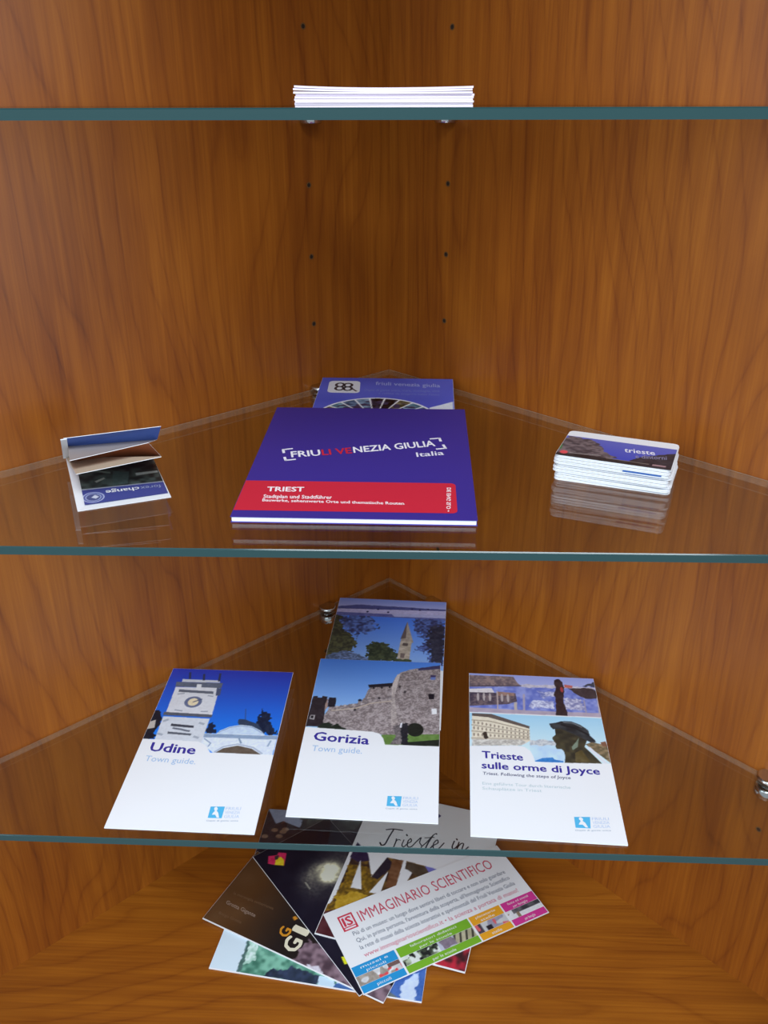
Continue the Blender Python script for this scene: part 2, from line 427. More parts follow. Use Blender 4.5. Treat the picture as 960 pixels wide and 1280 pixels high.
# ================================================================== lowest shelf: three town guides
# ---- Udine
U = thing('udine', 'town_guide', 'white town guide titled Udine with clock tower photo, left on the lowest shelf', 'brochure', 'town guides on the lowest shelf')
slab('udine', U)
def draw_udine(s):
    P = [(-0.0907, 0.1018), (-0.0595, 0.0006)]
    s.grad(P[0][1], P[1][1], (44, 56, 168), (26, 122, 228))
    s.poly([(-0.0664, 0.0277), (-0.0616, 0.0367), (-0.0548, 0.0393), (-0.0504, 0.0242), (-0.0532, 0.0134), (-0.0495, 0.0011), (-0.0646, -0.0017)], (24, 28, 40), 10, ragged=.004)
    s.poly([(-0.0629, 0.0214), (-0.0560, 0.0256), (-0.0542, 0.0150), (-0.0617, 0.0125)], (176, 170, 164))
    s.poly([(0.0374, 0.0141), (0.0385, 0.0311), (0.0404, 0.0449), (0.0480, 0.0360), (0.0532, 0.0233), (0.0603, 0.0112)], (22, 34, 58), 14, ragged=.005, rc=.002)
    s.poly([(-0.0061, 0.0097), (-0.0062, 0.0223), (-0.0032, 0.0254), (0.0043, 0.0119)], (22, 34, 58), 10, ragged=.004, rc=.002)
    s.poly([(0.0202, 0.0263), (0.0208, 0.0306), (0.0290, 0.0302), (0.0397, 0.0248), (0.0478, 0.0126), (0.0306, 0.0116)], (46, 60, 84), 10, ragged=.002)
    s.line([(0.0268, 0.0305), (0.0242, 0.0447)], .0008, (50, 70, 120))
    # dome and portico
    s.poly([(0.0026, 0.0070), (0.0067, 0.0145), (0.0142, 0.0200), (0.0239, 0.0230), (0.0344, 0.0219), (0.0434, 0.0165), (0.0498, 0.0096)], (186, 204, 228), 14)
    s.line([(0.0058, 0.0120), (0.0145, 0.0187), (0.0242, 0.0216), (0.0354, 0.0203), (0.0455, 0.0133)], .0009, (132, 152, 184))
    s.poly([(-0.0080, 0.0100), (0.0600, 0.0107), (0.0599, -0.0139), (0.0077, -0.0148), (-0.0066, -0.0027)], (206, 216, 232), 14)
    s.poly([(-0.0079, 0.0096), (0.0601, 0.0101), (0.0600, 0.0054), (-0.0077, 0.0050)], (132, 152, 180), 10)
    s.line([(-0.0053, 0.0035), (0.0019, -0.0022), (0.0007, -0.0063)], .001, (120, 140, 170))
    s.line([(0.0552, 0.0037), (0.0536, -0.0034)], .0016, (140, 160, 186))
    s.line([(0.0261, 0.0052), (0.0291, -0.0007)], .0016, (120, 140, 165))
    s.line([(0.0080, -0.0130), (0.0142, -0.0060), (0.0262, -0.0021), (0.0412, -0.0057), (0.0503, -0.0127)], .0016, (160, 172, 192))
    s.poly([(0.0086, -0.0138), (0.0146, -0.0079), (0.0266, -0.0039), (0.0400, -0.0071), (0.0495, -0.0139)], (92, 80, 70), 10)
    # tower
    T = (206, 208, 216)
    s.poly([(-0.0504, 0.0730), (-0.0073, 0.0741), (-0.0056, 0.0342), (-0.0494, 0.0343)], T, 8)
    s.poly([(-0.0505, 0.0307), (-0.0064, 0.0296), (-0.0064, -0.0026), (-0.0495, -0.0009)], (198, 204, 214), 8)
    s.poly([(-0.0100, 0.0740), (-0.0050, 0.0724), (-0.0046, 0.0625), (-0.0086, 0.0623)], (70, 80, 110))
    s.poly([(-0.0518, 0.0809), (-0.0054, 0.0810), (-0.0056, 0.0737), (-0.0509, 0.0737)], (92, 100, 118), 12)
    s.poly([(-0.0467, 0.0853), (-0.0098, 0.0851), (-0.0086, 0.0813), (-0.0464, 0.0812)], (190, 194, 204), 8)
    s.poly([(-0.0461, 0.0697), (-0.0118, 0.0682), (-0.0115, 0.0645), (-0.0457, 0.0659)], (92, 98, 112))
    s.poly([(-0.0306, 0.0782), (-0.0260, 0.0784), (-0.0249, 0.0696), (-0.0295, 0.0694)], (214, 216, 222))
    for q in ([(-0.0419, 0.0955), (-0.0398, 0.0864)], [(-0.0273, 0.0935), (-0.0255, 0.0848)], [(-0.0115, 0.0954), (-0.0102, 0.0841)]):
        s.line(q, .0022, (46, 54, 84))
    for q in ([(-0.0453, 0.0627), (-0.0395, 0.0641)], [(-0.0157, 0.0619), (-0.0109, 0.0610)], [(-0.0421, 0.0400), (-0.0351, 0.0390)], [(-0.0170, 0.0391), (-0.0111, 0.0394)]):
        s.line(q, .0016, (150, 156, 170))
    c = [(-0.0278, 0.0520), (-0.0195, 0.0525), (-0.0299, 0.0600), (-0.0226, 0.0523)]
    s.ell(c[0], c[1][0] - c[0][0], c[2][1] - c[0][1], (96, 106, 138), 10)
    s.ell(c[0], (c[3][0] - c[0][0]) * .95, (c[2][1] - c[0][1]) * .68, (220, 204, 172), 14)
    s.line([(-0.0278, 0.0520), (-0.0204, 0.0566)], .0012, (70, 78, 110))
    s.poly([(-0.0513, 0.0368), (-0.0053, 0.0353), (-0.0052, 0.0314), (-0.0513, 0.0324)], (84, 88, 100), 8)
    s.poly([(-0.0404, 0.0213), (-0.0186, 0.0195), (-0.0184, 0.0165), (-0.0400, 0.0179)], (62, 66, 78))
    s.poly([(-0.0406, 0.0107), (-0.0183, 0.0090), (-0.0185, 0.0065), (-0.0401, 0.0078)], (86, 92, 104))
    s.line([(-0.0368, 0.0153), (-0.0299, 0.0142), (-0.0248, 0.0128), (-0.0213, 0.0122)], .0022, (100, 106, 120))
    for q in ([(-0.0482, 0.0243), (-0.0450, 0.0262)], [(-0.0143, 0.0236), (-0.0104, 0.0221)], [(-0.0485, 0.0074), (-0.0449, 0.0063)], [(-0.0150, 0.0054), (-0.0112, 0.0040)]):
        s.line(q, .0026, (156, 164, 178))
    # white title tab
    s.poly([(-0.0711, 0.0004), (-0.0100, -0.0008), (-0.0026, -0.0045), (0.0026, -0.0112), (0.0045, -0.0144), (0.0638, -0.0137), (0.0759, -0.0368), (-0.0731, -0.0449)], WHITE)
PB = [(-0.0907, 0.1018), (0.0625, -0.0140)]
F_ = FR['udine']
photo('udine', U, 'cover_photo', -F_[4]/2 + .0002, F_[4]/2 - .0002, PB[1][1], F_[5]/2 - .0002, draw_udine)
text('udine', U, 'title_text', 'Udine', [(-0.0500, -0.0146), (-0.0094, -0.0167), (-0.0499, -0.0034)], INDIGO, .024)
text('udine', U, 'subtitle_text', 'Town guide.', [(-0.0507, -0.0271), (-0.0054, -0.0289), (-0.0506, -0.0201)], PALE, 0)
region_logo('udine', U, [(0.0194, -0.0753), (0.0311, -0.0747), (0.0311, -0.0870), (0.0198, -0.0873)], None, 'Ospiti di gente unica')

# ---- Gorizia with the castle, and the copy with the church spire half under it
G2 = thing('spire', 'town_guide', 'brochure with church spire and pine trees, half under the Gorizia guide', 'brochure', 'town guides on the lowest shelf')
slab('spire', G2)
def draw_spire(s):
    f = FR['spire']; y = s.Y
    P = [(-0.0605, 0.1056), (-0.0591, 0.0885), (-0.0600, 0.0821), (-0.0599, 0.0752), (-0.0606, 0.0674), (-0.0630, -0.0086)]
    s.grad(P[4][1], P[5][1], (72, 122, 226), (130, 168, 236))
    s.poly([(-0.0655, 0.0779), (-0.0492, 0.0730), (-0.0483, 0.0458), (-0.0298, 0.0243), (-0.0344, 0.0072), (-0.0618, -0.0058), (-0.0689, -0.0117)], (50, 52, 46), 16, .002, ragged=.006, rc=.003, col2=(88, 92, 66))
    s.poly([(-0.0561, 0.0724), (-0.0269, 0.0748), (-0.0155, 0.0634), (-0.0124, 0.0487), (-0.0311, 0.0356), (-0.0451, 0.0402)], (48, 56, 96), 20, .0025, ragged=.012, rc=.0028, col2=(92, 122, 196))
    s.poly([(-0.0181, -0.0089), (-0.0200, 0.0167), (-0.0120, 0.0271), (0.0018, 0.0198), (0.0127, 0.0056), (0.0152, -0.0075)], (40, 50, 42), 16, .002, ragged=.005, rc=.002, col2=(74, 84, 62))
    s.poly([(-0.0641, -0.0114), (-0.0594, -0.0003), (-0.0408, 0.0067), (-0.0153, -0.0047), (-0.0176, -0.0128), (-0.0681, -0.0170)], (116, 140, 190), 20, ragged=.004, col2=(70, 84, 110))
    s.poly([(0.0193, 0.0657), (0.0282, 0.0262), (0.0141, 0.0261)], (158, 148, 140), 24, .002)
    s.poly([(0.0193, 0.0657), (0.0195, 0.0340), (0.0140, 0.0321)], (96, 84, 86))
    s.poly([(0.0143, 0.0284), (0.0264, 0.0283), (0.0254, -0.0119), (0.0126, -0.0109)], (172, 162, 150), 26, .002)
    s.poly([(0.0171, 0.0253), (0.0227, 0.0246), (0.0224, 0.0196), (0.0168, 0.0202)], (84, 76, 76))
    s.poly([(0.0158, 0.0072), (0.0207, 0.0063), (0.0199, -0.0018), (0.0157, -0.0008)], (112, 100, 98))
    s.poly([(0.0282, 0.0731), (0.0622, 0.0774), (0.0628, -0.0114), (0.0439, -0.0104), (0.0479, 0.0085), (0.0314, 0.0153), (0.0437, 0.0303), (0.0280, 0.0462)], (48, 54, 92), 24, .0024, ragged=.012, rc=.0026, col2=(84, 110, 180))
    s.poly([(0.0443, 0.0563), (0.0610, 0.0606), (0.0612, -0.0090), (0.0485, -0.0074), (0.0422, 0.0273)], (44, 48, 66), 20, .002, ragged=.010, rc=.0024)
    s.poly([(0.0102, -0.0042), (0.0277, -0.0038), (0.0274, -0.0117), (0.0108, -0.0110)], (62, 74, 52), 14, ragged=.003)
    s.grad(P[1][1], f[5]/2, (166, 172, 222), (118, 136, 206), m=y > P[1][1])
    s.poly([(-0.0620, 0.0902), (-0.0380, 0.0954), (0.0166, 0.0940), (0.0653, 0.0923), (0.0654, 0.0879), (-0.0613, 0.0852)], (74, 80, 136), 10, ragged=.001)
    s.poly([(-0.0631, 0.0857), (0.0654, 0.0898), (0.0657, 0.0737), (-0.0668, 0.0746)], (176, 174, 216), 14)
    s.poly([(-0.0622, 0.0788), (0.0176, 0.0790), (0.0656, 0.0792), (0.0658, 0.0719), (-0.0631, 0.0731)], (92, 98, 160), 16)
    s.poly([(0.0003, 0.0795), (0.0621, 0.0814), (0.0623, 0.0752), (0.0041, 0.0742)], (166, 170, 214), 8)
    for a in [(-0.0266, 0.0817), (-0.0034, 0.0823), (-0.0152, 0.0876), (0.0229, 0.0907), (0.0317, 0.0895), (0.0411, 0.0916)]:
        s.ell(a, .0013, .0016, (40, 42, 92))
F_ = FR['spire']
photo('spire', G2, 'cover_photo', -F_[4]/2 + .0002, F_[4]/2 - .0002, F_[5]/2 - .128, F_[5]/2 - .0002, draw_spire)

G1 = thing('gorizia', 'town_guide', 'white town guide titled Gorizia with stone castle photo, in the middle', 'brochure', 'town guides on the lowest shelf')
slab('gorizia', G1)
def draw_gor(s):
    P = [(-0.0613, 0.1095), (-0.0634, 0.0029)]
    s.grad(P[0][1], P[1][1], (70, 122, 212), (152, 192, 240))
    st = (166, 156, 158); st2 = (112, 102, 104)
    s.poly([(-0.0488, 0.0038), (-0.0464, 0.0197), (-0.0427, 0.0320), (-0.0301, 0.0342), (-0.0168, 0.0384), (-0.0166, 0.0439), (-0.0140, 0.0441), (-0.0137, 0.0405), (-0.0112, 0.0474), (-0.0068, 0.0654), (0.0139, 0.0687), (0.0186, 0.0855), (0.0278, 0.0929), (0.0373, 0.0972), (0.0500, 0.0991), (0.0628, 0.1025), (0.0623, -0.0066), (0.0119, -0.0055), (-0.0262, -0.0014)], st, 1, .0011, col2=st2, ragged=.0012)
    s.poly([(0.0140, 0.0667), (0.0186, 0.0855), (0.0217, 0.0872), (0.0175, 0.0497), (0.0159, 0.0400)], (188, 178, 176), 14, .0012)
    s.poly([(0.0148, 0.0423), (0.0166, 0.0644), (0.0225, 0.0127), (0.0172, 0.0035)], (180, 170, 168), 1, .0011, col2=(140, 130, 130))
    s.poly([(-0.0093, 0.0673), (0.0149, 0.0718), (0.0146, 0.0663), (-0.0079, 0.0628)], (36, 34, 44))
    s.line([(-0.0036, 0.0641), (-0.0031, 0.0616)], .002, (40, 38, 46)); s.line([(0.0041, 0.0656), (0.0046, 0.0626)], .002, (40, 38, 46)); s.line([(0.0118, 0.0671), (0.0123, 0.0641)], .002, (40, 38, 46))
    s.line([(-0.0064, 0.0604), (-0.0097, 0.0441), (0.0144, 0.0490)], .0008, (110, 104, 112))
    s.line([(-0.0404, 0.0259), (-0.0176, 0.0308), (-0.0047, 0.0387), (0.0148, 0.0435)], .0011, (190, 176, 160))
    for k in range(9):
        a = [(-0.0400, 0.0312), (-0.0092, 0.0384)]
        s.ell((a[0][0] + (a[1][0] - a[0][0]) * k / 8, a[0][1] + (a[1][1] - a[0][1]) * k / 8), .0012, .0016, (176, 168, 172) if k % 2 else (120, 112, 118))
    s.poly([(-0.0606, 0.0460), (-0.0569, 0.0469), (-0.0561, 0.0445), (-0.0520, 0.0448), (-0.0518, 0.0472), (-0.0467, 0.0461), (-0.0464, 0.0028), (-0.0632, 0.0018)], (44, 38, 44), 12, ragged=.001)
    s.poly([(-0.0454, 0.0452), (-0.0390, 0.0456), (-0.0376, 0.0366), (-0.0383, 0.0318), (-0.0448, 0.0309)], (36, 34, 44), 10, ragged=.001)
    s.poly([(-0.0476, 0.0360), (-0.0460, 0.0452), (-0.0448, 0.0309), (-0.0473, 0.0243)], (150, 128, 122), 10)
    s.ell([(-0.0151, 0.0428)][0], .0018, .0018, (30, 34, 50))
    s.poly([(-0.0594, 0.0184), (-0.0549, 0.0183), (-0.0552, 0.0119), (-0.0598, 0.0125)], (150, 146, 150)); s.poly([(-0.0587, 0.0176), (-0.0563, 0.0173), (-0.0564, 0.0136), (-0.0588, 0.0139)], (30, 28, 34))
    s.poly([(0.0503, 0.0566), (0.0561, 0.0570), (0.0560, 0.0487), (0.0508, 0.0484)], (26, 24, 34))
    s.poly([(0.0522, 0.0845), (0.0570, 0.0847), (0.0567, 0.0791), (0.0520, 0.0793)], (96, 116, 176)); s.poly([(0.0519, 0.0865), (0.0573, 0.0868), (0.0570, 0.0837), (0.0519, 0.0834)], (60, 50, 90))
    s.poly([(0.0538, 0.0344), (0.0586, 0.0351), (0.0587, 0.0268), (0.0542, 0.0265)], (222, 222, 236))
    s.poly([(0.0389, 0.0973), (0.0612, 0.1035), (0.0613, 0.0976), (0.0390, 0.0936)], (60, 58, 92), 10, ragged=.001)
    for a in [(0.0031, 0.0473), (0.0220, 0.0660), (0.0275, 0.0581), (-0.0186, 0.0284)]: s.ell(a, .0013, .0019, (60, 54, 60))
    s.poly([(0.0090, -0.0052), (0.0622, -0.0012), (0.0617, -0.0192), (0.0102, -0.0225)], (92, 122, 62), 14, .002)
    s.poly([(0.0325, -0.0137), (0.0623, -0.0083), (0.0617, -0.0202), (0.0244, -0.0226)], (34, 40, 34), 8)
    c = [(0.0393, 0.0036), (0.0471, 0.0041), (0.0389, 0.0129)]
    s.ell(c[0], c[1][0] - c[0][0], c[2][1] - c[0][1], (30, 34, 30), 10)
    s.poly([(0.0187, 0.0072), (0.0267, 0.0108), (0.0286, -0.0171), (0.0170, -0.0179), (0.0221, -0.0070)], (128, 120, 122), 1, .0012, col2=(84, 78, 82))
    s.poly([(0.0255, 0.0120), (0.0322, 0.0125), (0.0338, -0.0178), (0.0281, -0.0182)], (34, 34, 42), 14, ragged=.002, rc=.0015)
    s.poly([(0.0255, 0.0116), (0.0272, 0.0135), (0.0269, 0.0059), (0.0250, 0.0058)], (206, 206, 214))
    s.poly([(-0.0502, 0.0032), (-0.0463, 0.0075), (-0.0421, 0.0091), (-0.0364, 0.0046), (-0.0328, 0.0083), (-0.0289, 0.0037), (-0.0235, 0.0005), (-0.0246, -0.0024), (-0.0496, -0.0007)], (30, 40, 34), 12, ragged=.002, rc=.0016)
    s.poly([(-0.0852, 0.0008), (-0.0639, 0.0013), (0.0000, -0.0015), (0.0067, -0.0036), (0.0108, -0.0098), (0.0130, -0.0181), (0.0617, -0.0175), (0.0750, -0.0306), (-0.0849, -0.0407)], WHITE)
F_ = FR['gorizia']
PB = [(0.0617, -0.0192)]
photo('gorizia', G1, 'cover_photo', -F_[4]/2 + .0002, F_[4]/2 - .0002, PB[0][1] - .002, F_[5]/2 - .0002, draw_gor)
text('gorizia', G1, 'title_text', 'Gorizia', [(-0.0518, -0.0163), (-0.0017, -0.0190), (-0.0518, -0.0043)], INDIGO, .024)
text('gorizia', G1, 'subtitle_text', 'Town guide.', [(-0.0516, -0.0305), (-0.0066, -0.0313), (-0.0515, -0.0226)], PALE, 0)
region_logo('gorizia', G1, [(0.0194, -0.0806), (0.0312, -0.0802), (0.0306, -0.0920), (0.0192, -0.0919)], None, 'Ospiti di gente unica')

# ---- Trieste and Joyce
J = thing('joyce', 'town_guide', 'white guide with dark statue in a hat, right on the lowest shelf', 'brochure', 'town guides on the lowest shelf')
slab('joyce', J)
def draw_joyce(s):
    W_ = FR['joyce'][4]
    P = [(-0.0580, 0.0995), (-0.0568, 0.0764), (-0.0572, 0.0404), (-0.0576, -0.0026)]
    s.grad(P[0][1], P[1][1], (142, 150, 206), (168, 174, 214))
    s.poly([(-0.0625, 0.0847), (0.0638, 0.0899), (0.0665, 0.0486), (-0.0627, 0.0453)], (92, 106, 182), 30, .003, col2=(136, 146, 204))
    s.poly([(-0.0610, 0.0993), (-0.0174, 0.0997), (-0.0142, 0.0910), (-0.0102, 0.0853), (-0.0611, 0.0811)], (142, 122, 120), 1, .0018, col2=(96, 84, 92))
    s.line([(-0.0582, 0.0827), (-0.0101, 0.0863)], .0012, (70, 62, 76))
    s.poly([(-0.0100, 0.0886), (0.0205, 0.0890), (0.0348, 0.0882), (0.0637, 0.0890), (0.0632, 0.0858), (-0.0103, 0.0840)], (180, 176, 192), 24, .0016, ragged=.002)
    s.poly([(-0.0611, 0.0779), (-0.0393, 0.0804), (-0.0367, 0.0739), (-0.0612, 0.0716)], (206, 200, 204), 14)
    s.poly([(-0.0611, 0.0729), (-0.0165, 0.0744), (-0.0158, 0.0626), (-0.0245, 0.0578), (-0.0613, 0.0527)], (110, 96, 102), 1, .0016, col2=(66, 58, 74))
    s.poly([(-0.0344, 0.0758), (-0.0180, 0.0748), (-0.0179, 0.0703), (-0.0339, 0.0696)], (140, 112, 104), 14)
    for x in [(-0.0526, 0.0666), (-0.0469, 0.0671), (-0.0412, 0.0668), (-0.0298, 0.0668), (-0.0241, 0.0666)]:
        s.ell(x, .0012, .006, (168, 158, 160))
    s.poly([(-0.0022, 0.0649), (0.0190, 0.0643), (0.0181, 0.0543), (-0.0050, 0.0547)], (202, 206, 228), 1, .0014, col2=(138, 142, 186), ragged=.003, rc=.002)
    s.poly([(0.0038, 0.0787), (0.0210, 0.0786), (0.0205, 0.0732), (0.0088, 0.0697)], (186, 186, 210), 1, .0015, col2=(98, 108, 170), ragged=.003)
    s.poly([(0.0288, 0.0716), (0.0442, 0.0694), (0.0480, 0.0546), (0.0284, 0.0538)], (196, 196, 216), 1, .0014, col2=(120, 122, 166), ragged=.003, rc=.002)
    s.poly([(0.0315, 0.0912), (0.0393, 0.0899), (0.0386, 0.0862), (0.0311, 0.0866)], (176, 96, 90))
    s.poly([(0.0345, 0.0855), (0.0506, 0.0880), (0.0643, 0.0831), (0.0627, 0.0715), (0.0501, 0.0718), (0.0408, 0.0774)], (64, 54, 58), 12, ragged=.002)
    s.poly([(0.0494, 0.0898), (0.0590, 0.0974), (0.0665, 0.0993), (0.0653, 0.0900)], (62, 66, 80), 12, ragged=.003)
    s.line([(-0.0340, 0.0758), (-0.0343, 0.0506)], .0012, (176, 160, 158)); s.line([(-0.0087, 0.0732), (-0.0098, 0.0497)], .0020, (158, 150, 170))
    s.line([(-0.0173, 0.0605), (-0.0176, 0.0497)], .0028, (174, 164, 160)); s.line([(0.0610, 0.0740), (0.0601, 0.0502)], .0014, (170, 158, 160)); s.line([(0.0476, 0.0686), (0.0477, 0.0504)], .0012, (150, 144, 164))
    s.poly([(-0.0627, 0.0508), (-0.0025, 0.0502), (0.0627, 0.0513), (0.0631, 0.0442), (-0.0627, 0.0428)], (164, 152, 170), 12, .003)
    s.poly([(0.0219, 0.0970), (0.0265, 0.0992), (0.0300, 0.0948), (0.0307, 0.0875), (0.0299, 0.0761), (0.0281, 0.0671), (0.0294, 0.0564), (0.0302, 0.0438), (0.0187, 0.0442), (0.0203, 0.0557), (0.0209, 0.0688), (0.0201, 0.0754), (0.0226, 0.0868)], (52, 40, 44), 14, .002, ragged=.0015)
    s.ell([(0.0283, 0.0832)][0], .0014, .004, (150, 60, 62))
    # lower picture
    m = s.inside([(-0.0669, 0.0437), (-0.0167, 0.0441), (0.0659, 0.0448), (0.0690, -0.0225), (-0.0669, -0.0327)])
    s.grad(P[2][1], P[3][1], (156, 200, 242), (196, 220, 242), m)
    s.poly([(-0.0074, 0.0069), (0.0240, 0.0097), (0.0240, -0.0151), (-0.0084, -0.0175)], (178, 206, 234), 12, .004)
    s.poly([(-0.0073, 0.0097), (0.0042, 0.0113), (0.0160, 0.0095), (0.0237, 0.0073), (0.0235, 0.0050), (-0.0077, 0.0031)], (196, 200, 204), 1, .0014, col2=(150, 158, 172), ragged=.002)
    s.poly([(-0.0585, 0.0422), (-0.0411, 0.0423), (-0.0065, 0.0275), (-0.0069, 0.0089), (-0.0150, 0.0033), (-0.0589, -0.0008)], (214, 206, 188), 10)
    s.poly([(-0.0585, 0.0426), (-0.0404, 0.0427), (-0.0062, 0.0284), (-0.0066, 0.0251), (-0.0433, 0.0379), (-0.0586, 0.0389)], (92, 82, 78), 8)
    s.line([(-0.0586, 0.0331), (-0.0421, 0.0326), (-0.0068, 0.0223)], .0012, (150, 138, 122)); s.line([(-0.0587, 0.0265), (-0.0071, 0.0183)], .0016, (170, 160, 146)); s.line([(-0.0587, 0.0184), (-0.0074, 0.0143)], .0020, (176, 166, 150)); s.line([(-0.0588, 0.0089), (-0.0078, 0.0112)], .0024, (182, 172, 156))
    w0 = [(-0.0567, 0.0303), (-0.0083, 0.0206), (-0.0568, 0.0226), (-0.0085, 0.0166), (-0.0569, 0.0138), (-0.0088, 0.0127)]
    for r in range(3):
        for k in range(14):
            t = k / 13; s.ell((w0[2*r][0] + (w0[2*r+1][0] - w0[2*r][0]) * t, w0[2*r][1] + (w0[2*r+1][1] - w0[2*r][1]) * t), .0008, .0022 * (1 - .5 * t), (140, 128, 116))
    s.poly([(-0.0498, 0.0159), (-0.0457, 0.0182), (-0.0443, 0.0100), (-0.0475, 0.0086)], (56, 48, 44), 10, ragged=.002)
    s.poly([(-0.0588, 0.0078), (-0.0146, 0.0099), (-0.0094, 0.0068), (-0.0150, 0.0025), (-0.0589, -0.0011)], (206, 204, 198), 1, .0014, col2=(160, 156, 152))
    s.poly([(-0.0044, -0.0158), (0.0023, -0.0119), (0.0115, -0.0105), (0.0126, -0.0130), (0.0202, -0.0143), (0.0200, -0.0161), (-0.0046, -0.0176)], (58, 122, 190), 16, .002)
    s.poly([(0.0418, 0.0083), (0.0480, 0.0115), (0.0582, 0.0088), (0.0644, 0.0066), (0.0624, -0.0158), (0.0536, -0.0055)], (146, 126, 98), 1, .002, col2=(92, 84, 64))
    s.poly([(0.0553, 0.0116), (0.0601, 0.0135), (0.0617, 0.0064), (0.0566, 0.0069)], (120, 84, 66), 10)
    s.poly([(0.0164, 0.0280), (0.0258, 0.0275), (0.0359, 0.0215), (0.0441, 0.0143), (0.0406, 0.0048), (0.0461, -0.0033), (0.0537, -0.0158), (0.0210, -0.0171), (0.0224, -0.0078), (0.0217, -0.0019), (0.0199, 0.0006), (0.0157, 0.0006), (0.0149, 0.0036), (0.0160, 0.0068), (0.0144, 0.0097), (0.0131, 0.0131), (0.0133, 0.0151), (0.0163, 0.0185)], (46, 44, 38), 1, .004, col2=(70, 66, 50))
    s.poly([(0.0333, 0.0100), (0.0369, 0.0161), (0.0345, 0.0043), (0.0298, -0.0002), (0.0292, 0.0039)], (112, 126, 112), 12)
    s.poly([(0.0315, -0.0034), (0.0375, 0.0008), (0.0435, -0.0136), (0.0304, -0.0155)], (84, 74, 48), 14, .003)
    s.poly([(0.0119, 0.0334), (0.0184, 0.0351), (0.0235, 0.0375), (0.0323, 0.0378), (0.0400, 0.0339), (0.0465, 0.0271), (0.0472, 0.0200), (0.0512, 0.0140), (0.0514, 0.0113), (0.0466, 0.0110), (0.0405, 0.0156), (0.0344, 0.0198), (0.0217, 0.0272), (0.0148, 0.0259), (0.0129, 0.0290)], (58, 62, 66), 1, .004, col2=(36, 38, 42))
    s.line([(0.0230, 0.0326), (0.0353, 0.0287), (0.0460, 0.0207)], .0020, (30, 32, 36)); s.line([(0.0253, 0.0360), (0.0334, 0.0358), (0.0410, 0.0307)], .0014, (104, 110, 116))
    s.line([(0.0446, 0.0036), (0.0509, -0.0057), (0.0568, -0.0148)], .0030, (206, 212, 222))
    s.line([(-0.0613, 0.0437), (-0.0167, 0.0441), (0.0632, 0.0450)], .0012, (226, 228, 234))
    s.poly([(-0.0669, -0.0021), (-0.0190, 0.0018), (-0.0125, 0.0008), (-0.0075, -0.0041), (-0.0052, -0.0118), (-0.0046, -0.0176), (0.0626, -0.0144), (0.0736, -0.0327), (-0.0669, -0.0433)], WHITE)
F_ = FR['joyce']
PB = [(0.0612, -0.0148)]
photo('joyce', J, 'cover_photo', -F_[4]/2 + .0002, F_[4]/2 - .0002, PB[0][1] - .002, F_[5]/2 - .0002, draw_joyce)
text('joyce', J, 'title_text', 'Trieste', [(-0.0500, -0.0157), (-0.0148, -0.0164), (-0.0502, -0.0066)], INDIGO, .024)
text('joyce', J, 'title_text', 'sulle orme di Joyce', [(-0.0506, -0.0283), (0.0496, -0.0283), (-0.0507, -0.0199)], INDIGO, .024)
text('joyce', J, 'subtitle_text', 'Triest. Following the steps of Joyce', [(-0.0501, -0.0358), (0.0241, -0.0356), (-0.0498, -0.0322)], (92, 96, 128), .012)
text('joyce', J, 'body_text', 'Eine geführte Tour durch literarische', [(-0.0506, -0.0474), (0.0229, -0.0468), (-0.0506, -0.0440)], (190, 208, 214))
text('joyce', J, 'body_text', 'Schauplätze in Triest', [(-0.0507, -0.0531), (-0.0013, -0.0523), (-0.0507, -0.0497)], (190, 208, 214))
region_logo('joyce', J, [(0.0223, -0.0772), (0.0351, -0.0763), (0.0341, -0.0882), (0.0223, -0.0884)], None, 'Ospiti di gente unica')

# ================================================================== middle shelf
V = thing('fvg', 'brochure', 'bright blue brochure with a fan of photos, half under the purple booklet', 'brochure')
slab('fvg', V)
def draw_fvg(s):
    s.img[:] = (78, 88, 190)
    s.img += ((s.noise(.03, 4) - .5) * 16)[..., None]
    c3 = [(-0.0547, 0.0014), (-0.0075, 0.0282), (0.0410, 0.0026)]
    (x1, y1), (x2, y2), (x3, y3) = c3
    d = 2 * (x1 * (y2 - y3) + x2 * (y3 - y1) + x3 * (y1 - y2))
    cx = ((x1*x1+y1*y1) * (y2-y3) + (x2*x2+y2*y2) * (y3-y1) + (x3*x3+y3*y3) * (y1-y2)) / d
    cy = ((x1*x1+y1*y1) * (x3-x2) + (x2*x2+y2*y2) * (x1-x3) + (x3*x3+y3*y3) * (x2-x1)) / d
    r = math.hypot(x1 - cx, y1 - cy); rr = np.hypot(s.X - cx, s.Y - cy); an = np.arctan2(s.Y - cy, s.X - cx)
    s.put(rr < r, (226, 228, 236))
    k = np.floor((an + .12) / (math.pi / 12)); fr_ = (an + .12) / (math.pi / 12) - k
    seg = (fr_ > .06) & (fr_ < .94) & (rr < r - .0022) & (rr > r * .35)
    cols = [(52, 46, 70), (126, 150, 176), (108, 130, 160), (128, 160, 180), (128, 122, 96), (60, 52, 70)]
    for i, c in enumerate(cols): s.put(seg & (np.mod(k, 6) == i), c, 1, .0035, i + 2, col2=tuple(max(0, v - 70) for v in c))
    s.put(seg & (rr < r * .86) & (s.noise(.005, 9) > .5), (54, 46, 74), 14)
    s.poly([(0.0427, 0.0035), (0.0512, 0.0097), (0.0647, 0.0203), (0.0646, -0.0013), (0.0424, -0.0022)], (206, 212, 228), 8)
F_ = FR['fvg']
photo('fvg', V, 'cover_photo', -F_[4]/2 + .0002, F_[4]/2 - .0002, -F_[5]/2 + .0002, F_[5]/2 - .0002, draw_fvg, .0009)
lb = [(-0.0578, 0.0752), (-0.0268, 0.0754), (-0.0251, 0.0403), (-0.0569, 0.0408)]
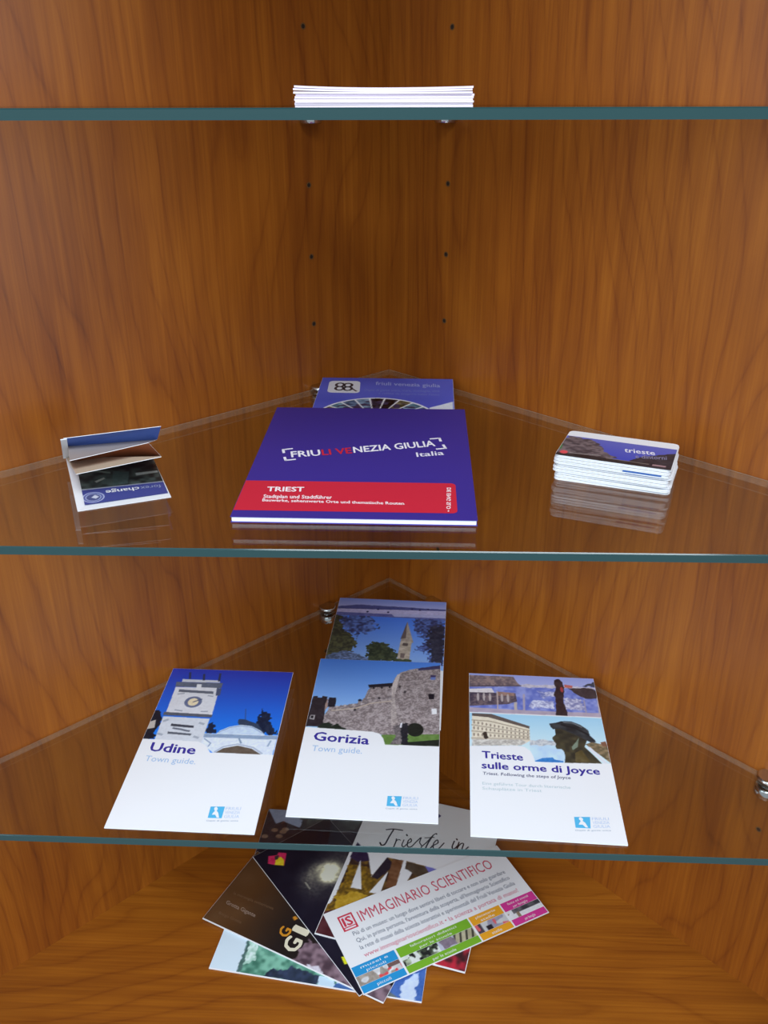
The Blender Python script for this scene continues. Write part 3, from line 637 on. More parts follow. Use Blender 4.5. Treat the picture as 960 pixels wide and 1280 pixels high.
def quad_round(q, r=.16, n=5):
    (a, b, c, d) = q; o = []
    P_ = lambda u, v: (a[0] + (b[0]-a[0])*u + (d[0]-a[0])*v + (c[0]-b[0]-d[0]+a[0])*u*v, a[1] + (b[1]-a[1])*u + (d[1]-a[1])*v + (c[1]-b[1]-d[1]+a[1])*u*v)
    for cu_, cv_, a0 in ((1-r, r, -90), (1-r, 1-r, 0), (r, 1-r, 90), (r, r, 180)):
        for k in range(n + 1):
            t = math.radians(a0 + 90 * k / n); o.append(P_(cu_ + r * math.cos(t), cv_ + r * math.sin(t)))
    return o
icon = flat('fvg', V, 'icon', quad_round(lb), (226, 230, 240))
rings = []
for c in [(-0.0461, 0.0633), (-0.0382, 0.0627), (-0.0458, 0.0531), (-0.0376, 0.0525)]:
    rings += stroke([(c[0] + .0040 * math.cos(k * math.pi / 6), c[1] + .0052 * math.sin(k * math.pi / 6)) for k in range(13)], .0026)
rings += stroke([(-0.0339, 0.0535), (-0.0286, 0.0455)], .002)
flats('fvg', icon, 'icon_glyph', rings, (84, 74, 78), .0002)
text('fvg', V, 'title_text', 'friuli venezia giulia', [(-0.0109, 0.0646), (0.0530, 0.0597), (-0.0112, 0.0751)], (160, 170, 232), .015)
text('fvg', V, 'body_text', 'Ospiti di gente unica, mare, montagna, città', [(-0.0210, 0.0467), (0.0523, 0.0460), (-0.0211, 0.0531)], (120, 132, 212), .01)
text('fvg', V, 'body_text', 'e colline da scoprire tutto l\'anno', [(-0.0066, 0.0383), (0.0523, 0.0362), (-0.0066, 0.0437)], (120, 132, 212), .01)

B = thing('friuli', 'booklet', 'large purple booklet with a red band reading Triest, on the middle shelf', 'booklet')
slab('friuli', B, 'pages', M['paper'], inset=.0008, up=-.0006, th=.0034)
slab('friuli', B, 'back_cover', ink((66, 54, 150)), up=-.0041, th=.0004)
cv_ = slab('friuli', B, 'front_cover', ink((58, 46, 140)), up=0, th=.0005)
F_ = FR['friuli']; xl = -F_[4]/2 + .0003
bd = [(-0.0866, -0.0485), (0.0727, -0.0509), (0.0712, -0.0989), (-0.0854, -0.0987)]
xr = (bd[1][0] + bd[2][0]) / 2; yt = (bd[0][1] + bd[1][1]) / 2; yb = (bd[2][1] + bd[3][1]) / 2
arc = lambda cx, cy, r, a0: [(cx + r * math.cos(math.radians(a0 + 15 * k)), cy + r * math.sin(math.radians(a0 + 15 * k))) for k in range(7)]
band = flat('friuli', B, 'red_band', [(xl, yb)] + arc(xr - .004, yb + .004, .004, 270) + arc(xr - .004, yt - .004, .004, 0) + [(xl, yt)], (200, 40, 62))
text('friuli', B, 'title_text', 'FRIU', [(-0.0566, -0.0051), (-0.0340, -0.0006), (-0.0591, 0.0070)], (240, 240, 250), .024)
text('friuli', B, 'title_text', 'LI VE', [(-0.0325, -0.0002), (-0.0091, 0.0048), (-0.0347, 0.0117)], (200, 40, 62), .024)
text('friuli', B, 'title_text', 'NEZIA GIULIA', [(-0.0077, 0.0056), (0.0579, 0.0218), (-0.0095, 0.0180)], (240, 240, 250), .024)
text('friuli', B, 'subtitle_text', 'Italia', [(0.0430, -0.0010), (0.0646, 0.0038), (0.0421, 0.0080)], (232, 232, 246), .015)
for q in ([(-0.0587, 0.0125), (-0.0657, 0.0103), (-0.0642, 0.0038)], [(-0.0623, -0.0053), (-0.0605, -0.0112), (-0.0534, -0.0091)], [(0.0540, 0.0370), (0.0615, 0.0389), (0.0624, 0.0324)], [(0.0644, 0.0244), (0.0661, 0.0173), (0.0590, 0.0155)]):
    flats('friuli', B, 'bracket_mark', stroke(q, .0022), (236, 236, 248))
text('friuli', band, 'band_text', 'TRIEST', [(-0.0663, -0.0678), (-0.0394, -0.0674), (-0.0669, -0.0599)], (244, 236, 240), .03)
text('friuli', band, 'band_text', 'Stadtplan und Stadtführer', [(-0.0672, -0.0790), (-0.0175, -0.0791), (-0.0677, -0.0731)], (244, 236, 240), .022)
text('friuli', band, 'band_text', 'Bauwerke, sehenswerte Orte und thematische Routen', [(-0.0669, -0.0845), (0.0346, -0.0867), (-0.0674, -0.0799)], (244, 236, 240), .022)
text('friuli', band, 'band_text', 'DE ENG SLO •', [(0.0684, -0.0576), (0.0671, -0.0961), (0.0653, -0.0577)], (244, 236, 240), .022)

# ---- card stack
FR['plain_card'] = None
ORD = ['topmost', 'second', 'third', 'fourth', 'fifth', 'sixth', 'seventh', 'eighth', 'bottom']
fc = FR['card']; rnd = random.Random(4)
NC = 9; pitch = fc[6] / NC
for k in range(NC):
    zt = fc[6] - k * pitch; th = pitch * .74
    jx, jy, ja = (0, 0, 0) if k == 0 else (rnd.uniform(-.0012, .0012), rnd.uniform(-.0010, .0008), rnd.uniform(-1.8, 1.8))
    lab = 'topmost folded card of the white stack, landscape print reading trieste' if k == 0 else ('white folded card at the bottom of the card stack' if k == NC - 1 else 'white folded card, %s from the top of the card stack' % ORD[k])
    root = empty('folded_card', (fc[0] + jx, fc[1] + jy, zt - pitch), math.radians(fc[3] + ja)); tag(root, lab, 'card', 'folded cards in the stack on the middle shelf')
    w, h = fc[4], fc[5] - .001
    for s_ in (0, 1):
        v, f = prism(round_rect(w - .0006 * s_, h - .0006 * s_, .0045), th * (.0 if s_ == 0 else .60), th * (.42 if s_ == 0 else 1))
        mesh('leaf', v, f, M['paper'], root)
    v, f = prism([(-w/2 + .004, -h/2 + .0035), (w/2 - .004, -h/2 + .0035), (w/2 - .004, h/2 - .001), (-w/2 + .004, h/2 - .001)], th * .42, th * .60)
    mesh('fold', v, f, M['paper'], root)
    if k == 0: CARD = root; root.location.z = 0; [setattr(c, 'location', (0, 0, zt - pitch)) for c in root.children]
    if k in (2, 3):
        v, f = prism([(w/2 - .034, -h/2 - .0001), (w/2 - .006, -h/2 - .0001), (w/2 - .006, -h/2 + .002), (w/2 - .034, -h/2 + .002)], th * .6, th * 1.16)
        mesh('blue_print', v, f, ink((60, 104, 176)), root)
del FR['plain_card']
FR['card'] = fc = fc[:6] + [fc[6] - .0001, fc[7] - .0001, fc[8]]
def draw_card(s):
    P = [(-0.0417, 0.0174), (-0.0426, -0.0294), (-0.0053, -0.0221)]
    s.grad(P[0][1], P[1][1], (92, 98, 176), (52, 64, 166))
    s.poly([(-0.0443, -0.0010), (-0.0408, 0.0156), (-0.0225, 0.0115), (-0.0127, 0.0015), (-0.0097, -0.0092), (0.0021, -0.0207), (-0.0149, -0.0293), (-0.0433, -0.0313)], (64, 58, 64), 1, .0022, col2=(112, 100, 104), ragged=.003)
    s.poly([(-0.0446, -0.0252), (-0.0271, -0.0230), (-0.0030, -0.0228), (0.0207, -0.0235), (0.0438, -0.0239), (0.0450, -0.0354), (-0.0423, -0.0406)], (40, 38, 42), 14, .002)
    s.poly([(0.0119, -0.0215), (0.0190, -0.0106), (0.0308, -0.0024), (0.0449, 0.0066), (0.0466, -0.0318), (0.0279, -0.0304)], (46, 44, 52), 14, .002, ragged=.003)
    s.poly([(-0.0427, -0.0091), (-0.0417, -0.0052), (-0.0409, -0.0153), (-0.0421, -0.0181)], (58, 110, 60))
    s.ell([(-0.0376, -0.0223)][0], .0030, .0036, (206, 76, 84), 10)
    s.line([(-0.0329, -0.0224), (-0.0101, -0.0196)], .0010, (150, 144, 140)); s.line([(-0.0050, -0.0233), (0.0260, -0.0238)], .0010, (120, 112, 104))
    s.line([(0.0297, -0.0242), (0.0376, -0.0240)], .0030, (150, 120, 126))
pp = [(-0.0417, 0.0174), (0.0437, 0.0128), (0.0433, -0.0296), (-0.0423, -0.0296)]
photo('card', CARD, 'cover_photo', -fc[4]/2 + .0008, fc[4]/2 - .0008, (pp[2][1] + pp[3][1]) / 2, (pp[0][1] + pp[1][1]) / 2, draw_card, .0005)
text('card', CARD, 'title_text', 'trieste', [(0.0057, -0.0052), (0.0282, -0.0032), (0.0040, 0.0043)], (238, 238, 248), .015)
text('card', CARD, 'subtitle_text', 'e dintorni', [(0.0153, -0.0150), (0.0375, -0.0097), (0.0141, -0.0070)], (140, 136, 170), .01)

# ---- zigzag leaflet of the exchange office
EXL = [-0.2116, -0.3751]; 
ex = empty('zigzag_leaflet', (-.2116, -.3751, 0), math.radians(23.93)); tag(ex, 'small zigzag folded leaflet standing half open on the middle shelf', 'leaflet')
D = .085
FL = [((0, 0, .0004), (.0661, 0, .0004)), ((-.0011, D, .0106), (.0650, D, .0020)), ((.0033, .15 * D, .0236), (.0640, .15 * D, .0280)), ((.0010, .72 * D, .0160), (.0690, .72 * D, .0105)),
      ((.0007, .3 * D, .0297), (.0572, .3 * D, .0356)), ((.0018, .82 * D, .0252), (.0688, .82 * D, .0212)), ((-.0008, .6 * D, .0384), (.0707, .6 * D, .0382)), ((-.0014, .97 * D, .004), (.0660, .97 * D, .0030))]
def sheet(name, a, b, top, under, t=.00035):
    (a0, a1), (b0, b1) = a, b
    A0, A1, B0, B1 = map(Vector, (a0, a1, b0, b1))
    n = (A1 - A0).cross(B0 - A0).normalized() * t / 2
    if n.z < 0: n = -n
    V_ = [A0 - n, A1 - n, B1 - n, B0 - n, A0 + n, A1 + n, B1 + n, B0 + n]
    F_2 = [(0, 3, 2, 1), (4, 5, 6, 7), (0, 1, 5, 4), (1, 2, 6, 5), (2, 3, 7, 6), (3, 0, 4, 7)]
    return mesh(name, V_, F_2, [ink(under), ink(top), M['paper']], ex, [0, 1, 2, 2, 2, 2])
sheet('front_panel', FL[0], FL[1], PAPER, PAPER)
sheet('folded_panel', FL[1], FL[2], (206, 190, 168), (176, 40, 46))
sheet('folded_panel', FL[2], FL[3], (206, 188, 168), (150, 120, 80))
sheet('folded_panel', FL[3], FL[4], (90, 80, 96), (164, 96, 60))
sheet('folded_panel', FL[4], FL[5], (176, 166, 160), (70, 70, 80))
sheet('folded_panel', FL[5], FL[6], (214, 218, 230), (76, 108, 190))
mesh('fold_margin', [(-.003, .60 * D, .0372), (.0016, .60 * D, .0372), (.0016, D, .010), (-.003, D, .010), (-.003, .60 * D, .0380), (.0016, .60 * D, .0380), (.0016, D, .0108), (-.003, D, .0108)],
     [(0, 3, 2, 1), (4, 5, 6, 7), (0, 1, 5, 4), (1, 2, 6, 5), (2, 3, 7, 6), (3, 0, 4, 7)], M['paper'], ex)
FR['ex'] = [0, 0, 0, 0, .066, D, .0063, .0006, 0]      # local frame of the front panel, shifted to its own centre below
def draw_ex(s):
    s.img[:] = (58, 64, 128)
    s.img -= ((s.Y * 600))[..., None] * .3
    s.put(s.Y > -.012, (40, 44, 46), 1, .004, col2=(78, 92, 90))
    s.poly([(-.022, .018), (-.004, .010), (-.004, .013), (-.022, .021)], (120, 134, 128)); s.poly([(.014, .003), (.031, .006), (.031, .010), (.014, .008)], (176, 190, 190))
    s.poly([(-.005, -.010), (.006, -.010), (.010, .012), (-.002, .014)], (74, 92, 92), 10)
    s.poly([(-.016, -.004), (-.009, .002), (-.010, .004), (-.017, -.001)], (146, 154, 148))
    s.put((s.Y > -.0135) & (s.Y < -.012), (150, 156, 176))
    for r, c in ((.0078, (168, 176, 206)), (.0069, (58, 64, 128)), (.0058, (150, 160, 196)), (.0049, (70, 76, 120))): s.ell((-.0205, -.026), r, r * 1.0, c)
    s.poly([(-.0245, -.024), (-.019, -.0285), (-.0165, -.026), (-.019, -.0225), (-.022, -.026)], (186, 190, 206))
photo('ex', ex, 'cover_photo', -.0275, .0320, -.0355, .038, draw_ex, .0006)
text('ex', ex, 'title_text', 'change', [(.0130, -.0180), (-.0110, -.0180), (.0130, -.0240)], (236, 238, 246), .02)
text('ex', ex, 'title_text', 'forex', [(.0290, -.0180), (.0140, -.0180), (.0290, -.0240)], (150, 158, 190))
for c in ex.children:
    if c.name.startswith(('cover_photo', 'title_text')): c.location = (.0331, D / 2, 0.0001); c.rotation_euler = (0, 0, 0)
for c in ex.children:                                   # the front panel rises more at its left rear corner
    if c.name.startswith(('cover_photo', 'title_text')):
        for v in c.data.vertices:
            u = (v.co.x + .0331) / .0661; w_ = (v.co.y + D/2) / D
            v.co.z = .0004 + w_ * (.0106 * (1 - u) + .0020 * u - .0004) + .0003 + (.0001 if c.name.startswith('title') else 0)

# ================================================================== top shelf: stack of white leaflets
rnd = random.Random(2)
NL = 9; ph = .0098 / NL
for k in range(NL):
    j = NL - 1 - k
    root = empty('leaflet', (.0081 + rnd.uniform(-.0005, .0005), -.292 + rnd.uniform(-.001, .001), ZA + ph * k), math.radians(rnd.uniform(-.3, .3)))
    tag(root, 'white leaflet at the bottom of the stack on the top shelf' if k == 0 else ('slightly bowed white leaflet on top of the stack on the top shelf' if j == 0 else 'white leaflet, %s from the top of the stack on the top shelf' % ORD[j]), 'leaflet', 'white leaflets stacked on the top shelf')
    FR['stk'] = [0, 0, 0, 0, .0992, .206, ph * .96, ph * .96, ph * .93]
    amp = [.0012, .0009, .0003, .0002, .0001, 0, 0, 0, 0][j]; off = [-.0004, -.0003, 0, 0, 0, 0, 0, 0, 0][j]
    bf = (lambda x, y, a=amp, o=off: a * (x / .05) ** 2 * (1 if x < 0 else .6) + o * 0)
    slab('stk', root, 'paper_sheet', ink((230, 220, 234)), nx=14, ny=2, bump=bf)
    if j in (1, 3, 5): 
        o = slab('stk', root, 'printed_face', ink((110, 84, 150) if j == 1 else (206, 190, 220)), nx=14, ny=2, inset=.0003, up=.00006, th=.00005, bump=bf)
del FR['stk']

# ================================================================== cabinet bottom: pile of leaflets
L1 = thing('blue', 'leaflet', 'pale blue leaflet with green landscape strip, lowest in the floor pile', 'leaflet', 'leaflets piled on the cabinet bottom')
slab('blue', L1)
def draw_blue(s):
    s.img[:] = (196, 214, 240)
    s.poly([(-0.0773, -0.0137), (-0.0751, -0.0494), (0.0226, -0.0527), (0.0195, -0.0009)], (120, 176, 156), 1, .004, col2=(58, 108, 92))
    s.poly([(-0.0750, -0.0153), (-0.0643, -0.0154), (-0.0635, -0.0347), (-0.0738, -0.0403)], (206, 226, 224), 1, .002, col2=(150, 190, 176), ragged=.004)
    s.poly([(-0.0493, -0.0472), (-0.0433, -0.0387), (-0.0325, -0.0406), (-0.0242, -0.0335), (-0.0056, -0.0396), (0.0029, -0.0399), (0.0039, -0.0506), (-0.0501, -0.0501)], (50, 62, 88), 1, .003, col2=(34, 44, 60), ragged=.004)
    s.poly([(-0.0773, -0.0137), (-0.0745, -0.0142), (-0.0734, -0.0495), (-0.0764, -0.0493)], (74, 104, 100), 20, ragged=.003)
    s.poly([(0.0033, -0.0399), (0.0181, -0.0400), (0.0225, -0.0519), (0.0042, -0.0506)], (184, 208, 230))
    s.poly([(0.0210, -0.0452), (0.0545, -0.0317), (0.0725, -0.0392), (0.0851, -0.0492), (0.0691, -0.0509), (0.0193, -0.0500)], (62, 96, 150), 14)
    s.poly([(0.0679, -0.0445), (0.0716, -0.0256), (0.1054, -0.0072), (0.1052, -0.0167), (0.1059, -0.0511), (0.0716, -0.0498)], (62, 98, 168), 12)
    s.poly([(0.0836, -0.0499), (0.0837, -0.0388), (0.0850, -0.0310), (0.0911, -0.0253), (0.0986, -0.0194), (0.0994, -0.0300), (0.0975, -0.0364), (0.0995, -0.0434), (0.0980, -0.0503)], (188, 204, 234), 10, ragged=.003)
    s.poly([(0.0696, -0.0501), (0.0734, -0.0443), (0.0831, -0.0492)], (96, 106, 110), 14)
F_ = FR['blue']
photo('blue', L1, 'cover_photo', -F_[4]/2 + .0002, F_[4]/2 - .0002, -F_[5]/2 + .0008, F_[5]/2 - .0002, draw_blue, .001)

L2 = thing('darkphoto', 'leaflet', 'dark photo leaflet with pale sky corner, at the rear of the floor pile', 'leaflet', 'leaflets piled on the cabinet bottom')
slab('darkphoto', L2)
def draw_dark(s):
    s.img[:] = (44, 38, 50); s.img += ((s.noise(.006, 4) - .5) * 24)[..., None]
    s.poly([(-0.1066, 0.0520), (-0.0912, 0.0273), (-0.0840, 0.0320), (-0.0622, 0.0240), (-0.0601, 0.0365), (-0.0465, 0.0439), (0.0013, 0.0448), (0.0099, 0.0477), (0.0058, 0.0803), (-0.1103, 0.0683)], (146, 160, 188), 14)
    s.poly([(-0.0841, 0.0324), (-0.0801, 0.0312), (-0.0852, 0.0270)], (90, 60, 60))
    s.poly([(-0.0623, 0.0244), (-0.0624, 0.0403), (-0.0483, 0.0457), (-0.0021, 0.0485), (0.0109, 0.0398), (0.0008, 0.0270), (-0.0536, 0.0176)], (46, 46, 54), 1, .005, col2=(78, 86, 84), ragged=.006)
    for a in [(-0.0906, 0.0176), (-0.0805, 0.0157), (-0.0834, 0.0087), (-0.1000, 0.0070), (-0.0784, 0.0198)]: s.ell(a, .004, .003, (126, 104, 90), 20)
F_ = FR['darkphoto']
photo('darkphoto', L2, 'cover_photo', -F_[4]/2 + .0002, F_[4]/2 - .0002, -F_[5]/2 + .0002, F_[5]/2 - .0002, draw_dark, .001)

L3 = thing('brown', 'leaflet', 'dark brown leaflet with cream and orange letters, left in the floor pile', 'leaflet', 'leaflets piled on the cabinet bottom')
slab('brown', L3)
def draw_brown(s):
    s.img[:] = (84, 56, 32); s.img += ((s.noise(.02, 4) - .5) * 12)[..., None]
    P = [(-0.0271, -0.0361), (0.0046, -0.0355)]
    t = np.clip((s.X - P[0][0] + .05) / .06, 0, 1)[..., None]; s.img = s.img * (1 - t) + np.array((30, 24, 24.)) * t
    s.poly([(0.0061, -0.0537), (0.0046, -0.0355), (0.0071, -0.0234), (0.0198, -0.0214), (0.0316, -0.0283), (0.0595, -0.0269), (0.1172, -0.0322), (0.1053, -0.0515), (0.0531, -0.0525)], (132, 110, 122), 1, .004, col2=(70, 54, 64), ragged=.006)
    s.poly([(-0.0221, -0.0069), (-0.0205, -0.0042), (-0.0162, -0.0058), (-0.0183, -0.0096)], (196, 132, 40))
    s.poly([(0.0195, -0.0470), (0.0293, -0.0441), (0.0389, -0.0475), (0.0383, -0.0529), (0.0262, -0.0518)], (196, 192, 206), 20, ragged=.003)
F_ = FR['brown']
photo('brown', L3, 'cover_photo', -F_[4]/2 + .0002, F_[4]/2 - .0002, -F_[5]/2 + .0010, F_[5]/2 - .0002, draw_brown, .001)
text('brown', L3, 'title_text', 'G', [(0.0036, -0.0419), (0.0030, -0.0267), (-0.0141, -0.0422)], (226, 220, 196), .03)
text('brown', L3, 'title_text', 'I', [(0.0026, -0.0192), (0.0025, -0.0144), (-0.0155, -0.0193)], (226, 220, 196), .03)
text('brown', L3, 'title_text', 'G', [(-0.0136, -0.0306), (-0.0144, -0.0204), (-0.0258, -0.0306)], (206, 140, 40), .03)
text('brown', L3, 'body_text', 'Grotta Gigante', [(-0.0943, -0.0241), (-0.0573, -0.0245), (-0.0955, -0.0194)], (150, 130, 118), .01)
text('brown', L3, 'body_text', 'la meraviglia sotterranea', [(-0.0943, -0.0105), (-0.0454, -0.0082), (-0.0952, -0.0071)], (116, 88, 66), .0)
text('brown', L3, 'body_text', 'Borgo Grotta', [(-0.0934, -0.0379), (-0.0656, -0.0374), (-0.0941, -0.0345)], (116, 88, 66), .0)

L4 = thing('black', 'leaflet', 'black leaflet with a glowing spiral galaxy photo in the floor pile', 'leaflet', 'leaflets piled on the cabinet bottom')
slab('black', L4)
def draw_black(s):
    s.img[:] = (22, 20, 36); s.img += ((s.noise(.01, 4) - .5) * 8)[..., None]
    c, q = [(-0.0348, 0.0074), (-0.0368, 0.0370)]
    dx, dy = s.X - c[0], s.Y - c[1]; a = math.atan2(q[1] - c[1], q[0] - c[0])
    u = dx * math.cos(a) + dy * math.sin(a); v = -dx * math.sin(a) + dy * math.cos(a)
    r = np.hypot(u / .040, v / .030); th = np.arctan2(v, u)
    arm = .5 + .5 * np.cos(2 * th - 5.0 * np.log(r + .12)); g = np.exp(-r * r * 9) * 1.15 + np.exp(-r * r * 2.4) * (.35 + .6 * arm) * (.6 + .8 * s.noise(.002, 6))
    g = np.clip(g, 0, 1.15)[..., None]
    s.img = s.img * (1 - np.clip(g, 0, 1)) + np.array((214, 212, 180.)) * g
    s.poly([(-0.0947, -0.0354), (-0.0904, -0.0266), (-0.0927, -0.0237), (-0.0865, -0.0168), (-0.0728, -0.0281), (-0.0797, -0.0360), (-0.0858, -0.0413)], (202, 44, 92), 20)
    s.poly([(-0.0797, -0.0360), (-0.0866, -0.0305), (-0.0856, -0.0246), (-0.0796, -0.0240), (-0.0730, -0.0284)], (222, 196, 40), 20)
    s.poly([(-0.0905, -0.0298), (-0.0892, -0.0249), (-0.0845, -0.0292), (-0.0858, -0.0325)], (60, 50, 50))
    s.line([(-0.0391, -0.0213), (-0.0292, -0.0218)], .0018, (140, 140, 130))
    s.poly([(0.0597, -0.0406), (0.0623, -0.0348), (0.0703, -0.0379), (0.0685, -0.0426)], (206, 206, 40))
F_ = FR['black']
photo('black', L4, 'cover_photo', -F_[4]/2 + .0002, F_[4]/2 - .0002, -F_[5]/2 + .0002, F_[5]/2 - .0002, draw_black, .0008)

L5 = thing('mtb', 'leaflet', 'white leaflet with script words Trieste in above large photo filled letters', 'leaflet', 'leaflets piled on the cabinet bottom')
slab('mtb', L5)
def draw_mtb(s):
    s.img[:] = (226, 232, 243)
    ph_ = [(-0.0738, 0.0211), (-0.0570, 0.0078), (-0.0439, -0.0211), (-0.0351, 0.0091), (-0.0163, 0.0102), (-0.0150, -0.0289), (-0.0054, -0.0181), (-0.0022, -0.0016), (-0.0116, -0.0007), (-0.0129, 0.0105), (0.0314, 0.0084), (0.0477, -0.0387), (0.1141, -0.0596), (0.0855, -0.1195), (-0.0841, -0.1304), (-0.0850, -0.1004), (-0.0729, -0.0580)]
    s.poly(ph_, (120, 92, 40), 1, .004, col2=(58, 40, 36))
    s.poly([(-0.0719, -0.0610), (-0.0732, -0.0161), (-0.0597, -0.0085), (-0.0426, -0.0214), (-0.0309, -0.0319), (-0.0373, -0.0474), (-0.0716, -0.0773), (-0.0816, -0.0803)], (150, 116, 36), 1, .0024, col2=(88, 66, 26), ragged=.006)
    s.poly([(-0.0729, -0.0580), (-0.0551, -0.0442), (-0.0408, -0.0450), (-0.0430, -0.0557), (-0.0676, -0.0729)], (176, 142, 44), 20, .002, ragged=.004)
    s.poly([(-0.0738, 0.0211), (-0.0572, 0.0085), (-0.0525, -0.0009), (-0.0648, -0.0064), (-0.0750, -0.0020)], (48, 36, 66), 12)
    s.poly([(-0.0437, -0.0217), (-0.0351, 0.0091), (-0.0238, 0.0021), (-0.0364, -0.0231)], (44, 36, 48), 10)
    s.poly([(-0.0252, -0.0302), (-0.0285, 0.0081), (-0.0163, 0.0102), (-0.0145, -0.0304)], (110, 74, 50), 20, .003)
    s.poly([(0.0085, 0.0096), (0.0314, 0.0084), (0.0283, -0.0021), (0.0166, -0.0003)], (112, 112, 190), 10)
    s.poly([(-0.0120, 0.0093), (0.0087, 0.0089), (0.0166, -0.0003), (0.0074, -0.0083), (-0.0102, -0.0004)], (78, 66, 54), 14, .003)
    s.poly([(-0.0850, -0.1004), (-0.0816, -0.0803), (-0.0676, -0.0729), (-0.0243, -0.0886), (-0.0690, -0.1140)], (74, 34, 40), 14, .004)
    s.poly([(0.0398, -0.0936), (0.0830, -0.0567), (0.0926, -0.1064), (0.0451, -0.1150)], (178, 42, 60), 1, .004, col2=(56, 30, 34))
    # white counters of the letters
    s.poly([(-0.0624, -0.0027), (-0.0490, -0.0407), (-0.0611, -0.0415)], (232, 236, 246))
    s.poly([(-0.0282, -0.0086), (-0.0282, -0.0406), (-0.0401, -0.0421)], (232, 236, 246))
F_ = FR['mtb']
photo('mtb', L5, 'cover_photo', -F_[4]/2 + .0006, F_[4]/2 - .0006, -F_[5]/2 + .0012, F_[5]/2 - .0006, draw_mtb, .0009)
scr = []
for q, wd in (([(-0.0476, 0.0482), (-0.0398, 0.0516), (-0.0291, 0.0526)], .0017), ([(-0.0394, 0.0510), (-0.0414, 0.0386), (-0.0428, 0.0273), (-0.0461, 0.0245), (-0.0490, 0.0276)], .0018),
              ([(-0.0324, 0.0383), (-0.0320, 0.0332), (-0.0322, 0.0261)], .0015), ([(-0.0321, 0.0286), (-0.0316, 0.0356), (-0.0290, 0.0381), (-0.0276, 0.0372)], .0012),
              ([(-0.0238, 0.0392), (-0.0240, 0.0311), (-0.0213, 0.0293), (-0.0185, 0.0352)], .0014), ([(-0.0231, 0.0480), (-0.0218, 0.0462)], .0018),
              ([(-0.0185, 0.0352), (-0.0152, 0.0394), (-0.0171, 0.0432), (-0.0189, 0.0376), (-0.0171, 0.0310), (-0.0130, 0.0322), (-0.0100, 0.0395)], .0014),
              ([(-0.0100, 0.0395), (-0.0059, 0.0480), (-0.0057, 0.0408), (-0.0019, 0.0355), (-0.0044, 0.0294), (-0.0083, 0.0300)], .0014),
              ([(-0.0019, 0.0355), (0.0025, 0.0443), (0.0064, 0.0550), (0.0093, 0.0591), (0.0102, 0.0576)], .0014), ([(0.0064, 0.0550), (0.0039, 0.0429), (0.0029, 0.0319), (0.0048, 0.0298), (0.0093, 0.0388)], .0017),
              ([(-0.0017, 0.0489), (0.0086, 0.0527)], .0012),
              ([(0.0091, 0.0395), (0.0144, 0.0457), (0.0126, 0.0499), (0.0100, 0.0437), (0.0118, 0.0363), (0.0167, 0.0374), (0.0213, 0.0477)], .0015),
              ([(0.0319, 0.0538), (0.0313, 0.0446), (0.0340, 0.0422), (0.0367, 0.0480)], .0016), ([(0.0335, 0.0579), (0.0346, 0.0564)], .0018),
              ([(0.0374, 0.0536), (0.0372, 0.0471), (0.0374, 0.0425)], .0016), ([(0.0371, 0.0449), (0.0399, 0.0522), (0.0428, 0.0527), (0.0427, 0.0452), (0.0450, 0.0433), (0.0490, 0.0499)], .0015)):
    scr += stroke(smooth_line(q, 4), wd)
flats('mtb', L5, 'title_text', scr, (52, 54, 72))
flats('mtb', L5, 'logo', stroke([(0.0029, 0.0873), (0.0057, 0.0857)], .006), (60, 56, 120))

L6 = thing('imm', 'leaflet', 'white leaflet with pink heading and coloured bars, topmost of the floor pile', 'leaflet', 'leaflets piled on the cabinet bottom')
slab('imm', L6)
W6, H6 = FR['imm'][4], FR['imm'][5]
def I(u, v): return (-W6/2 + W6 * u, H6/2 - H6 * v)
lg = flat('imm', L6, 'logo', [I(.052, .10), I(.128, .10), I(.128, .295), I(.052, .295)], (206, 60, 84))
flat('imm', lg, 'logo_field', [I(.060, .12), I(.120, .12), I(.120, .25), I(.060, .25)], (236, 228, 236), .00018)
text('imm', lg, 'logo_text', 'IS', [I(.068, .24), I(.112, .24), I(.068, .13)], (206, 60, 84), .03, .00024)
flat('imm', lg, 'logo_bar', [I(.062, .262), I(.118, .262), I(.118, .280), I(.062, .280)], (236, 228, 236), .00018)
text('imm', L6, 'title_text', 'IMMAGINARIO SCIENTIFICO', [I(.150, .255), I(.905, .255), I(.150, .115)], (206, 84, 108))
for k, (b_, e_) in enumerate((('Più di un museo: un luogo dove sentirsi liberi di toccare e non solo guardare', .94), ('Qui, in prima persona, l\'avventura della scoperta, all\'Immaginario Scientifico', .94), ('la rete di musei della scienza interattivi e sperimentali del Friuli Venezia Giulia', .945))):
    y_ = .375 + .088 * k
    text('imm', L6, 'body_text', b_, [I(.085, y_), I(e_, y_), I(.085, y_ - .052)], (112, 120, 140), .004)
text('imm', L6, 'body_text', 'www.immaginarioscientifico.it • la scienza a portata di mano!', [I(.085, .645), I(.935, .645), I(.085, .590)], (214, 122, 146), .004)
segs = ((0, .222, (40, 150, 214)), (.232, .618, (122, 180, 50)), (.626, .800, (236, 168, 44)), (.808, 1, (212, 60, 150)))
caps = (('musei e', 'piccoli'), ('laboratori didattici', 'per le scuole'), ('planetario', 'stelle'), ('feste ed eventi', 'per famiglie'))
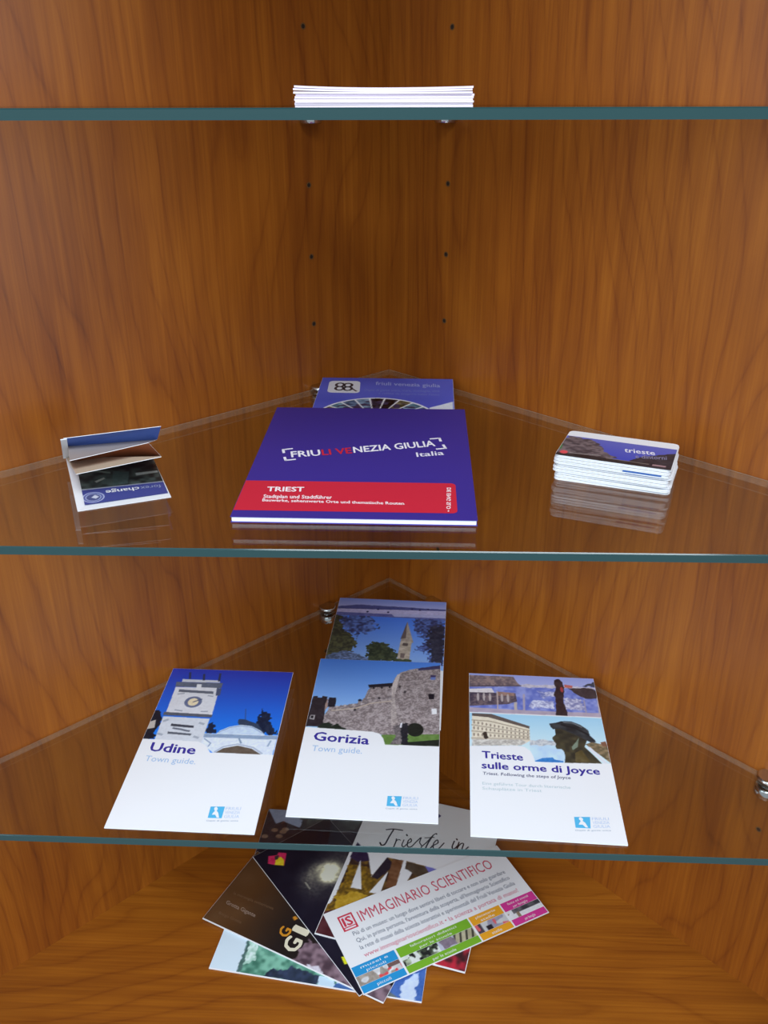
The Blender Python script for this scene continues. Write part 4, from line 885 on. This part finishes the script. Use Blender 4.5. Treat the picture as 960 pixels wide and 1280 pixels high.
for (a, b, c), (t0, t1) in zip(segs, caps):
    a2, b2 = max(a, .004), min(b, .996)
    hd = flat('imm', L6, 'colour_bar', [I(a2, .695), I(b2, .695), I(b2, .805), I(a2, .805)], c)
    ft = flat('imm', L6, 'colour_bar', [I(a2, .915), I(b2, .915), I(b2, .994), I(a2, .994)], c)
    m_ = (a2 + b2) / 2; hw = (b2 - a2) * .32
    text('imm', hd, 'bar_text', t0, [I(m_ - hw, .742), I(m_ + hw, .742), I(m_ - hw, .712)], (236, 240, 240))
    text('imm', hd, 'bar_text', t1, [I(m_ - hw * .7, .790), I(m_ + hw * .7, .790), I(m_ - hw * .7, .760)], (236, 240, 240))
    text('imm', ft, 'bar_text', t1, [I(m_ - hw * .5, .972), I(m_ + hw * .5, .972), I(m_ - hw * .5, .938)], (236, 240, 240))
def draw_strip(s):
    u = (s.X + W6/2) / W6; v = (H6/2 - s.Y) / H6
    s.img[:] = (206, 208, 212); s.img += ((s.noise(.004, 2) - .5) * 50)[..., None]
    s.put((u < .222) & (s.noise(.005, 3) > .5), (150, 142, 134), 20); s.put((u < .222) & (s.noise(.0035, 8) > .74), (206, 70, 78)); s.put((u < .222) & (u > .16) & (v < .85), (110, 86, 84), 20)
    g = (u > .232) & (u < .42); s.put(g, (58, 66, 56), 1, .003, col2=(170, 184, 160)); s.put(g & (s.noise(.006, 5) > .62) , (206, 214, 212), 10); s.put(g & (s.noise(.003, 15) > .66), (32, 34, 34))
    g = (u >= .42) & (u < .53); s.put(g, (178, 182, 200), 20, .006); s.put(g & (s.noise(.006, 12) > .6), (124, 112, 128), 14)
    g = (u >= .51) & (u < .625); s.put(g, (168, 164, 138), 16, .003); s.put(g & (np.mod(u * 60 + v * 14, 2.0) < .7), (66, 64, 56))
    g = (u >= .626) & (u < .80); s.put(g, (196, 200, 204), 18, .006); s.put(g & (s.noise(.007, 21) > .58), (150, 150, 170), 10); s.put(g & (u < .66), (74, 66, 78), 14); s.put(g & (s.noise(.004, 22) > .74), (206, 96, 104)); s.put(g & (u > .68) & (u < .71) & (v > .86), (40, 36, 44))
    g = (u >= .808); s.put(g, (214, 216, 222), 10); s.put(g & (v < .86) & (u > .84), (56, 58, 66), 1, .004, col2=(108, 106, 112)); s.put(g & (u < .87) & (v > .84) & (s.noise(.004, 31) > .45), (130, 112, 92), 20)
    for x in (.227, .622, .804): s.put(np.abs(u - x) < .006, (232, 234, 240))
photo('imm', L6, 'photo_strip', -W6/2 + .0008, W6/2 - .0008, I(0, .913)[1], I(0, .807)[1], draw_strip, .0008)
